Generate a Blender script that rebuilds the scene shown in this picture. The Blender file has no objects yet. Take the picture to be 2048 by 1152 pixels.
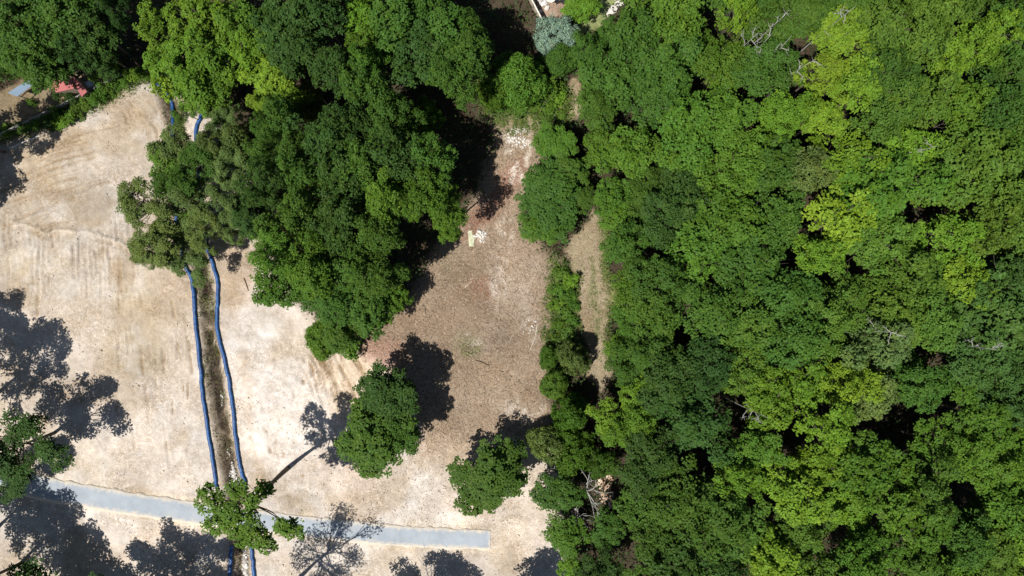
import bpy, math, random
import numpy as np
from mathutils import Vector

# ------------------------------------------------------------------ camera, sky, sun, exposure
SC = bpy.context.scene
COL = SC.collection
PX = 0.065                      # metres on the ground for one pixel of the 2048 wide photograph
HC = 91.5                       # height of the drone
cam_d = bpy.data.cameras.new("camera"); cam = bpy.data.objects.new("camera", cam_d); COL.objects.link(cam)
cam.location = (0, 0, HC); cam.rotation_euler = (0, 0, 0)
cam_d.sensor_width = 36; cam_d.lens = 36 * HC / (2048 * PX); cam_d.clip_end = 6000; cam_d.clip_start = 1
SC.camera = cam

SUN_EL = math.radians(60)
SUN_AZ = math.atan2(-0.74, -0.67)      # towards the sun, from +Y clockwise
world = bpy.data.worlds.new("World"); SC.world = world; world.use_nodes = True
wn = world.node_tree.nodes; wl = world.node_tree.links
sky = wn.new("ShaderNodeTexSky"); sky.sky_type = 'NISHITA'; sky.sun_disc = False
sky.sun_elevation = SUN_EL; sky.sun_rotation = SUN_AZ; sky.altitude = 200
bg = wn["Background"]; bg.inputs[1].default_value = 0.05
wl.new(sky.outputs[0], bg.inputs[0])
sd = bpy.data.lights.new("sun", 'SUN'); sun = bpy.data.objects.new("sun", sd); COL.objects.link(sun)
sd.energy = 5.0; sd.angle = math.radians(0.5); sd.color = (1.0, 0.965, 0.91)
dv = Vector((0.74 * math.cos(SUN_EL), 0.67 * math.cos(SUN_EL), -math.sin(SUN_EL)))
sun.rotation_euler = dv.to_track_quat('-Z', 'Y').to_euler(); sun.location = (-60, -60, 120)
SC.view_settings.view_transform = 'Standard'; SC.view_settings.look = 'None'
SC.view_settings.exposure = 0.4; SC.view_settings.gamma = 1.0; SC.view_settings.use_curve_mapping = False
SC.cycles.max_bounces = 6; SC.cycles.diffuse_bounces = 3; SC.cycles.transmission_bounces = 3; SC.cycles.glossy_bounces = 2
SC.cycles.use_denoising = True

rng = np.random.default_rng(7)
random.seed(7)

# ------------------------------------------------------------------ helpers
def P(u, v, z=0.0):
    """the place in metres that stands z above the ground and shows at pixel u, v"""
    k = (HC - z) / HC
    return ((u - 1024) * PX * k, (576 - v) * PX * k, z)

def mesh_obj(name, V, F, mat=None, parent=None, smooth=False):
    """V (n,3); F (m,4) or (m,3) array, or a list of polygons"""
    me = bpy.data.meshes.new(name)
    me_fill(me, V, F)
    if mat is not None: me.materials.append(mat)
    if smooth: me.polygons.foreach_set("use_smooth", np.ones(len(me.polygons), dtype=bool))
    o = bpy.data.objects.new(name, me); COL.objects.link(o)
    if parent is not None: o.parent = parent
    return o

def me_fill(me, V, F):
    V = np.asarray(V, dtype=np.float32)
    if isinstance(F, np.ndarray):
        n, k = F.shape
        me.vertices.add(len(V)); me.vertices.foreach_set("co", V.ravel())
        me.loops.add(n * k); me.loops.foreach_set("vertex_index", F.astype(np.int32).ravel())
        me.polygons.add(n); me.polygons.foreach_set("loop_start", (np.arange(n) * k).astype(np.int32))
        me.update(calc_edges=True); me.validate()
    else:
        me.from_pydata([tuple(map(float, p)) for p in V], [], [tuple(map(int, f)) for f in F]); me.update()

class MB:
    """collects shapes that become one mesh"""
    def __init__(s): s.V = []; s.F = []; s.n = 0
    def add(s, V, F):
        V = np.asarray(V, float); s.V.append(V)
        s.F += [tuple(i + s.n for i in f) for f in F]; s.n += len(V)
    def box(s, c, size, rz=0.0, ry=0.0, rx=0.0, taper=1.0):
        sx, sy, sz = [q / 2 for q in size]
        v = np.array([[-sx,-sy,-sz],[sx,-sy,-sz],[sx,sy,-sz],[-sx,sy,-sz],[-sx*taper,-sy*taper,sz],[sx*taper,-sy*taper,sz],[sx*taper,sy*taper,sz],[-sx*taper,sy*taper,sz]])
        v = rot(v, rx, ry, rz) + np.array(c)
        s.add(v, [(0,3,2,1),(4,5,6,7),(0,1,5,4),(1,2,6,5),(2,3,7,6),(3,0,4,7)])
    def tube(s, pts, rad, n=6, cap=True):
        pts = np.asarray(pts, float); m = len(pts); rad = np.broadcast_to(np.asarray(rad, float), (m,))
        t = np.gradient(pts, axis=0); t /= np.linalg.norm(t, axis=1)[:, None] + 1e-9
        ref = np.array([0, 0, 1.0]) if abs(t[:, 2]).mean() < 0.8 else np.array([1.0, 0, 0])
        a = np.cross(t, ref); a /= np.linalg.norm(a, axis=1)[:, None] + 1e-9; b = np.cross(t, a)
        th = np.arange(n) * 2 * math.pi / n
        v = (pts[:, None] + rad[:, None, None] * (np.cos(th)[None, :, None] * a[:, None] + np.sin(th)[None, :, None] * b[:, None])).reshape(-1, 3)
        f = [(i*n+j, i*n+(j+1)%n, (i+1)*n+(j+1)%n, (i+1)*n+j) for i in range(m-1) for j in range(n)]
        if cap: f += [tuple(range(n))[::-1], tuple((m-1)*n + j for j in range(n))]
        s.add(v, f)
    def build(s, name, mat, parent=None, smooth=False):
        return mesh_obj(name, np.concatenate(s.V), s.F, mat, parent, smooth)

def rot(v, rx=0, ry=0, rz=0):
    v = np.asarray(v, float)
    if rx: c, q = math.cos(rx), math.sin(rx); v = np.stack([v[:,0], c*v[:,1]-q*v[:,2], q*v[:,1]+c*v[:,2]], 1)
    if ry: c, q = math.cos(ry), math.sin(ry); v = np.stack([c*v[:,0]+q*v[:,2], v[:,1], -q*v[:,0]+c*v[:,2]], 1)
    if rz: c, q = math.cos(rz), math.sin(rz); v = np.stack([c*v[:,0]-q*v[:,1], q*v[:,0]+c*v[:,1], v[:,2]], 1)
    return v

def thing(name, label, cat, loc=(0,0,0), rz=0.0, group=None):
    o = bpy.data.objects.new(name, None); COL.objects.link(o); o.empty_display_size = 0.3
    o.location = loc; o.rotation_euler = (0, 0, rz)
    return tag(o, label, cat, group)
def tag(o, label, cat, group=None):
    o["label"] = label; o["category"] = cat
    if group: o["group"] = group
    return o
def kind(o, k, label=None):
    o["kind"] = k
    if label: o["label"] = label
    return o

# smooth value noise on arrays
_LAT = np.random.default_rng(3).random((8, 256, 256))
def vnoise(x, y, layer=0):
    xi = np.floor(x).astype(int); yi = np.floor(y).astype(int); fx = x - xi; fy = y - yi
    fx = fx*fx*(3-2*fx); fy = fy*fy*(3-2*fy); L = _LAT[layer % 8]
    g = lambda a, b: L[a % 256, b % 256]
    return (g(xi,yi)*(1-fx)+g(xi+1,yi)*fx)*(1-fy)+(g(xi,yi+1)*(1-fx)+g(xi+1,yi+1)*fx)*fy
def fbm(x, y, sc, octv=4, layer=0, gain=0.5):
    r = 0; a = 1; t = 0
    for i in range(octv):
        r = r + a * vnoise(x/sc + 17.3*i, y/sc + 9.1*i, layer + i); t += a; a *= gain; sc *= 0.5
    return r / t

# ------------------------------------------------------------------ materials
def new_mat(name):
    m = bpy.data.materials.new(name); m.use_nodes = True
    nt = m.node_tree; return m, nt.nodes, nt.links, nt.nodes["Principled BSDF"]

def mix_rgb(N, L, mode, fac, a, b):
    n = N.new("ShaderNodeMix"); n.data_type = 'RGBA'; n.blend_type = mode; n.clamp_factor = True
    for sock, val in ((n.inputs[0], fac), (n.inputs[6], a), (n.inputs[7], b)):
        if isinstance(val, (int, float)): sock.default_value = val
        elif isinstance(val, tuple): sock.default_value = (*val, 1) if len(val) == 3 else val
        else: L.new(val, sock)
    return n.outputs[2]
def maprange(N, L, src, a, b, c, d):
    n = N.new("ShaderNodeMapRange"); L.new(src, n.inputs[0])
    for i, q in enumerate((a, b, c, d)): n.inputs[i+1].default_value = q
    return n.outputs[0]
def noise_n(N, L, scale, detail=4, rough=0.55, vec=None, dist=0.0):
    n = N.new("ShaderNodeTexNoise"); n.inputs["Scale"].default_value = scale; n.inputs["Detail"].default_value = detail
    n.inputs["Roughness"].default_value = rough; n.inputs["Distortion"].default_value = dist
    if vec is not None: L.new(vec, n.inputs["Vector"])
    return n.outputs["Fac"]

def simple_mat(name, col, rough=0.7, var=0.25, scale=3.0, metallic=0.0, bump=0.0, bscale=20):
    m, N, L, B = new_mat(name)
    tc = N.new("ShaderNodeTexCoord")
    f = noise_n(N, L, scale, 6, 0.6, tc.outputs["Object"])
    k = maprange(N, L, f, 0.25, 0.75, 1-var, 1+var)
    vm = N.new("ShaderNodeVectorMath"); vm.operation = 'SCALE'; vm.inputs[0].default_value = col; L.new(k, vm.inputs["Scale"])
    L.new(vm.outputs[0], B.inputs["Base Color"])
    B.inputs["Roughness"].default_value = rough; B.inputs["Metallic"].default_value = metallic
    if bump:
        g = noise_n(N, L, bscale, 5, 0.6, tc.outputs["Object"]); bn = N.new("ShaderNodeBump"); bn.inputs["Strength"].default_value = bump; bn.inputs["Distance"].default_value = 0.05
        L.new(g, bn.inputs["Height"]); L.new(bn.outputs[0], B.inputs["Normal"])
    return m

def leaf_material():
    m, N, L, B = new_mat("leaf")
    oi = N.new("ShaderNodeObjectInfo"); at = N.new("ShaderNodeAttribute"); at.attribute_name = "leafvar"
    k = maprange(N, L, at.outputs["Fac"], 0, 1, 0.72, 1.28)
    vm = N.new("ShaderNodeVectorMath"); vm.operation = 'SCALE'; L.new(oi.outputs["Color"], vm.inputs[0]); L.new(k, vm.inputs["Scale"])
    # some leaves are yellower than the rest of their tree
    yel = N.new("ShaderNodeVectorMath"); yel.operation = 'MULTIPLY'; L.new(vm.outputs[0], yel.inputs[0]); yel.inputs[1].default_value = (1.3, 1.12, 0.85)
    at2 = N.new("ShaderNodeAttribute"); at2.attribute_name = "clumpvar"
    f2 = maprange(N, L, at2.outputs["Fac"], 0.35, 1.0, 0.0, 0.8)
    c = mix_rgb(N, L, 'MIX', f2, vm.outputs[0], yel.outputs[0])
    L.new(c, B.inputs["Base Color"]); B.inputs["Roughness"].default_value = 0.6
    B.inputs["Specular IOR Level"].default_value = 0.12
    tr = N.new("ShaderNodeBsdfTranslucent"); c2 = N.new("ShaderNodeVectorMath"); c2.operation = 'MULTIPLY'
    L.new(c, c2.inputs[0]); c2.inputs[1].default_value = (1.1, 1.3, 0.6); L.new(c2.outputs[0], tr.inputs["Color"])
    mx = N.new("ShaderNodeMixShader"); mx.inputs[0].default_value = 0.14
    L.new(B.outputs[0], mx.inputs[1]); L.new(tr.outputs[0], mx.inputs[2])
    L.new(mx.outputs[0], N["Material Output"].inputs["Surface"])
    return m
M_LEAF = leaf_material()
M_BARK = simple_mat("bark", (0.10, 0.08, 0.062), 0.9, 0.35, 4, bump=0.6)
M_DEAD = simple_mat("bleached_wood", (0.30, 0.29, 0.26), 0.85, 0.3, 4)

# ------------------------------------------------------------------ the ground
def seg_dist(x, y, pts):
    d = np.full(x.shape, 1e9)
    for (ax, ay), (bx, by) in zip(pts[:-1], pts[1:]):
        dx, dy = bx-ax, by-ay; q = np.clip(((x-ax)*dx+(y-ay)*dy)/(dx*dx+dy*dy+1e-9), 0, 1)
        d = np.minimum(d, np.hypot(x-ax-q*dx, y-ay-q*dy))
    return d
def inside(x, y, poly):
    c = np.zeros(x.shape, bool); n = len(poly); j = n-1
    for i in range(n):
        xi, yi = poly[i]; xj, yj = poly[j]
        t = ((yi > y) != (yj > y)) & (x < (xj-xi)*(y-yi)/(yj-yi+1e-12)+xi)
        c ^= t; j = i
    return c
def sstep(a, b, t):
    t = np.clip((t-a)/(b-a), 0, 1); return t*t*(3-2*t)

ax = np.concatenate([-72 - np.geomspace(0.3, 2900, 26)[::-1], np.arange(-72, 72.01, 0.2), 72 + np.geomspace(0.3, 2900, 26)])
ay = np.concatenate([-43 - np.geomspace(0.3, 2900, 26)[::-1], np.arange(-43, 43.01, 0.2), 43 + np.geomspace(0.3, 2900, 26)])
GX, GY = np.meshgrid(ax, ay)
U = GX/PX + 1024; W = 576 - GY/PX                 # photograph pixels of each ground vertex
wu = U + 40*(fbm(GX, GY, 3.0, 5, 0, 0.65)-0.5); wv = W + 40*(fbm(GX, GY, 3.0, 5, 3, 0.65)-0.5)     # ragged borders
wu2 = U + 90*(fbm(GX, GY, 9.0, 4, 1)-0.5); wv2 = W + 90*(fbm(GX, GY, 9.0, 4, 4)-0.5)
def m_poly(pts, soft=14, ragged=1):
    a, b = (wu, wv) if ragged == 1 else ((wu2, wv2) if ragged == 2 else (U, W))
    d = seg_dist(a, b, pts + [pts[0]]); d = np.where(inside(a, b, pts), -d, d)
    return 1 - sstep(-soft, soft, d)
def m_line(pts, w, soft=4, ragged=1):
    a, b = (wu, wv) if ragged == 1 else ((wu2, wv2) if ragged == 2 else (U, W))
    return 1 - sstep(w-soft, w+soft, seg_dist(a, b, pts))
def m_disc(u, v, ru, rv, soft=0.5, ragged=2):
    a, b = (wu, wv) if ragged == 1 else ((wu2, wv2) if ragged == 2 else (U, W))
    return 1 - sstep(1-soft, 1+soft*0.6, np.hypot((a-u)/ru, (b-v)/rv))

soil = np.zeros(GX.shape + (3,)); litter = np.zeros(GX.shape); green = np.zeros(GX.shape); Z = np.zeros(GX.shape)
def paint(mask, col, amt=1.0):
    global soil
    m = (mask*amt)[..., None]; soil = soil*(1-m) + np.array(col)*m
soil[:] = (0.060, 0.046, 0.031)                               # woodland floor
litter[:] = 0.8
# bare graded earth on the left and along the road
bare = m_poly([(-400,250),(0,285),(60,262),(130,232),(215,190),(290,163),(335,185),(420,215),(500,330),(560,560),(680,690),(860,690),(1100,840),(1120,1010),(1180,1400),(-600,1400)], 10)
paint(bare, (0.455, 0.39, 0.312)); litter = litter*(1-bare) + 0.12*bare
paint(m_poly([(-60,300),(120,240),(300,200),(330,420),(300,560),(120,600),(-60,590)], 60, 2), (0.345, 0.29, 0.215), 0.8)
paint(m_poly([(0,470),(120,440),(270,470),(300,560),(250,620),(0,600)], 30, 2), (0.33, 0.265, 0.185), 0.6)
paint(m_disc(220,330,70,50), (0.47, 0.41, 0.335), 0.8)
paint(m_disc(80,350,90,50), (0.42, 0.355, 0.26), 0.6)
paint(m_disc(290,180,36,20,0.4), (0.43, 0.41, 0.36), 0.8)
paint(m_disc(280,660,70,110), (0.38, 0.315, 0.215), 0.75)
paint(m_disc(290,860,130,110), (0.505, 0.445, 0.37), 0.85)
paint(m_disc(150,900,90,60), (0.52, 0.45, 0.35), 0.6)
paint(m_disc(60,540,70,30), (0.56, 0.48, 0.34), 0.6)
paint(m_poly([(500,590),(590,620),(640,700),(690,760),(620,850),(560,960),(470,900),(460,640)], 26, 2), (0.575, 0.52, 0.45), 0.85)
paint(m_poly([(440,470),(490,480),(500,600),(450,640)], 14), (0.52, 0.42, 0.33), 0.8)
paint(m_line([(462,560),(480,700),(500,850),(512,960)], 10, 8), (0.46, 0.36, 0.26), 0.5)
paint(m_poly([(640,720),(720,700),(760,740),(700,830),(640,830)], 20, 2), (0.50, 0.395, 0.275), 0.75)
paint(m_disc(690,950,70,60), (0.54, 0.45, 0.36), 0.7)
paint(m_disc(900,1010,70,70), (0.55, 0.46, 0.37), 0.6)
paint(m_disc(880,1040,80,20), (0.66, 0.6, 0.5), 0.8)
paint(m_disc(1040,1080,80,60), (0.58, 0.5, 0.4), 0.7)
paint(m_disc(760,1110,110,40), (0.58, 0.5, 0.4), 0.6)
paint(m_disc(240,1060,120,50), (0.56, 0.47, 0.37), 0.6)
paint(m_poly([(548,978),(575,972),(590,995),(625,1010),(620,1032),(570,1026),(552,1008)], 5), (0.36, 0.285, 0.19), 0.85)
paint(m_poly([(800,1058),(812,1000),(828,930),(848,935),(862,950),(845,1000),(834,1050)], 7), (0.52, 0.475, 0.41), 0.85)
paint(m_line([(560,985),(600,975),(650,985)], 8, 6), (0.62, 0.56, 0.48), 0.5)
# clearing strewn with wood chips
chip = m_poly([(700,690),(800,620),(830,560),(900,470),(945,400),(985,290),(985,230),(1080,230),(1080,330),(1040,420),(1060,470),(1110,520),(1100,640),(1090,760),(1110,860),(1060,880),(940,880),(860,900),(780,720)], 16)
paint(chip, (0.29, 0.222, 0.158)); litter = np.maximum(litter*(1-chip), chip)
paint(m_line([(1030,340),(995,390),(965,430),(940,470)], 20, 16), (0.28, 0.145, 0.10), 0.85)
paint(m_disc(760,700,45,40), (0.33, 0.195, 0.145), 0.8)
paint(m_disc(950,590,40,30), (0.28, 0.155, 0.10), 0.7)
paint(m_disc(860,640,70,35), (0.30, 0.21, 0.14), 0.5)
paint(m_disc(940,690,45,30), (0.26, 0.245, 0.15), 0.6)
paint(m_disc(1010,610,40,60), (0.37, 0.305, 0.245), 0.5)
paint(m_disc(1000,780,80,60), (0.34, 0.265, 0.19), 0.6)
paint(m_disc(900,880,100,50), (0.44, 0.35, 0.265), 0.7)
paint(m_disc(1040,250,60,30), (0.27, 0.24, 0.13), 0.6)
for (a, b, p, q) in ((1062,655,18,22),(1048,818,30,14),(950,695,14,12),(1010,460,14,22),(1000,540,12,50),(960,470,16,13),(985,600,12,20)):
    paint(m_disc(a, b, p*1.5, q*1.5, 0.8, 1)*sstep(0.40, 0.62, fbm(GX,GY,0.8,4,5,0.65)), (0.56, 0.50, 0.44), 0.75)
for ln in ([(1030,250),(1055,262),(1052,285),(1030,290),(1010,300)], [(1052,285),(1058,305)], [(1010,268),(1014,285)], [(1050,312),(1046,340),(1040,356)], [(1030,330),(1022,350),(1012,365)]):
    paint(m_line(ln, 6, 5)*sstep(0.36, 0.56, fbm(GX,GY,0.7,4,3,0.65)), (0.62, 0.56, 0.49), 0.9)
# grass track mown between the clearing and the wood
trk = m_line([(1146,165),(1146,225)], 13, 6)
trk = np.maximum(trk, m_poly([(1186,420),(1150,470),(1130,505),(1155,560),(1158,640),(1176,700),(1180,730),(1165,750),(1200,775),(1220,740),(1214,660),(1218,600),(1208,520),(1206,440)], 7))
paint(trk, (0.30, 0.25, 0.165)); litter = np.maximum(litter*(1-trk), 0.75*trk)
paint(m_line([(1180,520),(1188,600),(1200,680)], 5, 6), (0.21, 0.215, 0.10), 0.7)
paint(m_line([(1208,470),(1214,560),(1222,640)], 8, 7), (0.16, 0.20, 0.06), 0.8)
paint(m_line([(1165,520),(1172,620),(1186,720)], 4, 4), (0.34, 0.28, 0.2), 0.6)
# weedy strips
wd = m_poly([(1100,510),(1150,530),(1158,620),(1160,700),(1120,760),(1090,740),(1096,640)], 14)
speck = sstep(0.40, 0.58, fbm(GX,GY,1.4,5,3,0.65)); paint(wd*(0.35+0.65*speck), (0.15, 0.165, 0.06), 0.8)
paint(m_poly([(960,170),(1130,170),(1140,240),(1090,262),(1000,240)], 16)*(0.3+0.7*speck), (0.20, 0.205, 0.085), 0.8)
bank = m_poly([(-40,275),(60,240),(150,200),(230,165),(300,140),(310,158),(240,195),(150,235),(60,268),(-40,300)], 10)
paint(bank*(0.4+0.6*speck), (0.17, 0.165, 0.08), 0.85)
yard = m_poly([(-300,120),(0,180),(120,150),(270,130),(230,165),(150,200),(40,245),(-300,290)], 8)
paint(yard, (0.26, 0.205, 0.13), 0.9)
gard = m_poly([(1040,-200),(1060,0),(1085,42),(1130,45),(1145,30),(1150,-200)], 4, 0)
paint(gard, (0.36, 0.27, 0.21), 0.95)
lawn = m_poly([(1150,-200),(1146,30),(1165,70),(1200,55),(1240,0),(1260,-200)], 5, 0)
paint(lawn, (0.22, 0.26, 0.11), 0.95)
# ditch with the two blue socks beside it
DITCH = [(318,150),(350,240),(372,330),(385,430),(398,520),(412,580),(420,680),(432,780),(446,860),(454,920),(468,990),(478,1060),(482,1170),(484,1300)]
dd = seg_dist(U + 8*(fbm(GX,GY,1.6,3,2)-0.5), W, DITCH)
core = 1 - sstep(2, 20, dd)
Z -= 0.75*(1 - sstep(0, 24, dd))
paint(1 - sstep(12, 24, dd + 10*(fbm(GX,GY,1.1,4,1)-0.5)), (0.23, 0.185, 0.125), 0.8)
chan = 1 - sstep(2.5, 11, seg_dist(U + 22*(fbm(GX,GY,1.8,3,2)-0.5), W, DITCH)); Z -= 0.35*chan*sstep(0.35,0.6,fbm(GX,GY,2.2,3,4))
paint(np.maximum(core*sstep(0.42,0.6,fbm(GX,GY,1.0,4,5)), chan*sstep(0.34,0.5,fbm(GX,GY,2.2,3,4))), (0.075, 0.052, 0.033), 0.9)
paint((1-sstep(8,20,dd))*sstep(0.5,0.62,fbm(GX,GY,2.4,4,6))*sstep(700,560,W), (0.13,0.15,0.06), 0.8)
Z += (0.45*(fbm(GX,GY,0.8,4,7)-0.5))*core
# churned blade marks and ruts: each is a scrape in the earth
marks = []; speck0 = sstep(0.36, 0.58, fbm(GX,GY,1.3,5,3,0.65))
mr = np.random.default_rng(21)
for i in range(46):
    u0 = mr.uniform(5, 275); v0 = mr.uniform(425, 545); ln = mr.uniform(12, 60)
    marks.append([(u0, v0), (u0+mr.normal(0.05,0.06)*ln, v0+ln)])
for i in range(30):
    u0 = mr.uniform(600, 715); v0 = mr.uniform(650, 780); ln = mr.uniform(12, 45)
    marks.append([(u0, v0), (u0+0.42*ln, v0+ln)])
for i in range(16):
    u0 = mr.uniform(230, 330); v0 = mr.uniform(200, 260); ln = mr.uniform(10, 30)
    marks.append([(u0, v0), (u0+0.5*ln, v0+0.5*ln), (u0+0.55*ln, v0+1.2*ln)])
for i in range(34):                                         # curved passes of the grader over the pad
    v0 = 255 + i*5.2 + mr.normal(0, 2); a = mr.uniform(0, 120); ln = mr.uniform(50, 150)
    marks.append([(a + t*ln, v0 + 60 - 0.30*(a + t*ln) + 0.0012*(a+t*ln-150)**2*0.6 + mr.normal(0, 0.6)) for t in np.linspace(0, 1, 5)])
for i in range(26):
    u0 = mr.uniform(10, 300); v0 = mr.uniform(430, 520); ln = mr.uniform(50, 130)
    marks.append([(u0, v0), (u0+mr.normal(0.03,0.03)*ln, v0+ln)])
for i in range(26):                                         # washed gullies right of the ditch
    u0 = mr.uniform(590, 715); v0 = mr.uniform(640, 740); ln = mr.uniform(25, 90); marks.append([(u0, v0), (u0+0.3*ln+mr.normal(0,2), v0+0.55*ln), (u0+0.45*ln, v0+ln)])
for i in range(40):
    u0 = mr.uniform(500, 650); v0 = mr.uniform(760, 960); ln = mr.uniform(2, 7); marks.append([(u0, v0), (u0+mr.normal(0,1)*ln*0.5, v0+ln)])
for i in range(30):
    u0 = mr.uniform(230, 380); v0 = mr.uniform(580, 900); ln = mr.uniform(10, 70); marks.append([(u0, v0), (u0+mr.normal(0.12,0.03)*ln, v0+ln)])
for mk in marks:
    us = [p[0] for p in mk]; vs = [p[1] for p in mk]
    ix0, ix1 = np.searchsorted(ax, [(min(us)-14-1024)*PX, (max(us)+14-1024)*PX]); iy0, iy1 = np.searchsorted(ay, [(576-max(vs)-14)*PX, (576-min(vs)+14)*PX])
    s = (slice(iy0, iy1), slice(ix0, ix1))
    if iy1 <= iy0 or ix1 <= ix0: continue
    d = seg_dist(wu[s]*0.2+U[s]*0.8, wv[s]*0.2+W[s]*0.8, mk); wd_ = mr.uniform(1.0, 2.8); dep = mr.uniform(0.05, 0.2)
    Z[s] -= dep*(1-sstep(0, wd_*1.5, d)); Z[s] += 0.4*dep*(1-sstep(0, 3, np.abs(d-wd_*2.2)))
    q = (1-sstep(0, wd_*1.6, d))*mr.choice([0.15,0.25,0.4,0.6,0.85,1.0])*(0.3+0.7*speck0[s]); soil[s] = soil[s]*(1-q[...,None]) + np.array((0.25,0.175,0.10))*q[...,None]
# curb of pushed earth across the graded pad
ridge = 1 - sstep(0, 7, seg_dist(wu, wv, [(30,445),(110,468),(170,465),(215,480),(262,505)]))
Z += 0.3*ridge; paint(ridge, (0.56,0.49,0.385), 0.6)
# broad relief
near = 1 - sstep(20, 200, np.maximum(np.abs(GX)-72, np.abs(GY)-43))
Z += near*(0.5*(fbm(GX,GY,14,3,2)-0.5) + (0.10 + 0.10*litter)*(fbm(GX,GY,1.3,4,5)-0.5) + 0.05*(fbm(GX,GY,0.5,2,6)-0.5))
for (a, b, ru, rv, c) in ((1040,560,40,60,(0.40,0.33,0.265)),(900,600,40,30,(0.22,0.165,0.115)),(1070,740,25,70,(0.25,0.19,0.135)),(960,800,60,40,(0.37,0.29,0.215)),(1020,690,40,30,(0.25,0.19,0.14)),(880,540,30,40,(0.24,0.205,0.135)),(970,520,30,40,(0.33,0.26,0.20)),(930,640,40,20,(0.34,0.255,0.18))):
    paint(m_disc(a, b, ru, rv, 0.8)*(0.4+0.6*speck), c, 0.7)
hm = bare*(1-chip)*sstep(0.56,0.7,fbm(GX,GY,0.8,3,1))*m_disc(600,800,130,190,0.5)
Z += 0.10*hm
# level bed for the road
ROAD = [(-120,915),(50,966),(110,981),(180,993),(260,1007),(400,1027),(555,1047),(680,1060),(790,1071),(900,1077),(981,1080)]
rd = seg_dist(U, W, ROAD)
Z = np.where(rd < 30, Z*sstep(20, 34, rd) - 0.03*(1-sstep(20,34,rd)), Z)
edge = (1-sstep(0, 9, np.abs(rd-26)))*sstep(0.42,0.62,fbm(GX,GY,1.2,4,4))
paint(edge, (0.60,0.50,0.36), 0.6)
nz = fbm(GX, GY, 6.0, 5, 6); soil *= (1 + 0.5*(nz-0.5))[..., None]
warm = bare*sstep(0.48, 0.66, fbm(GX, GY, 7.0, 5, 2)); paint(warm*(1-chip)*(dd > 26), (0.34, 0.26, 0.165), 0.5)
cool = bare*sstep(0.5, 0.68, fbm(GX+50, GY, 5.0, 5, 4)); paint(cool*(1-chip)*(dd > 26), (0.52, 0.485, 0.43), 0.45)
soil *= (1 + 0.22*(fbm(GX,GY,1.1,4,2)-0.5))[..., None]
soil = soil*(1 + (bare*(1-chip))[..., None]*np.array((0.0, 0.02, 0.09)))

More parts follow.
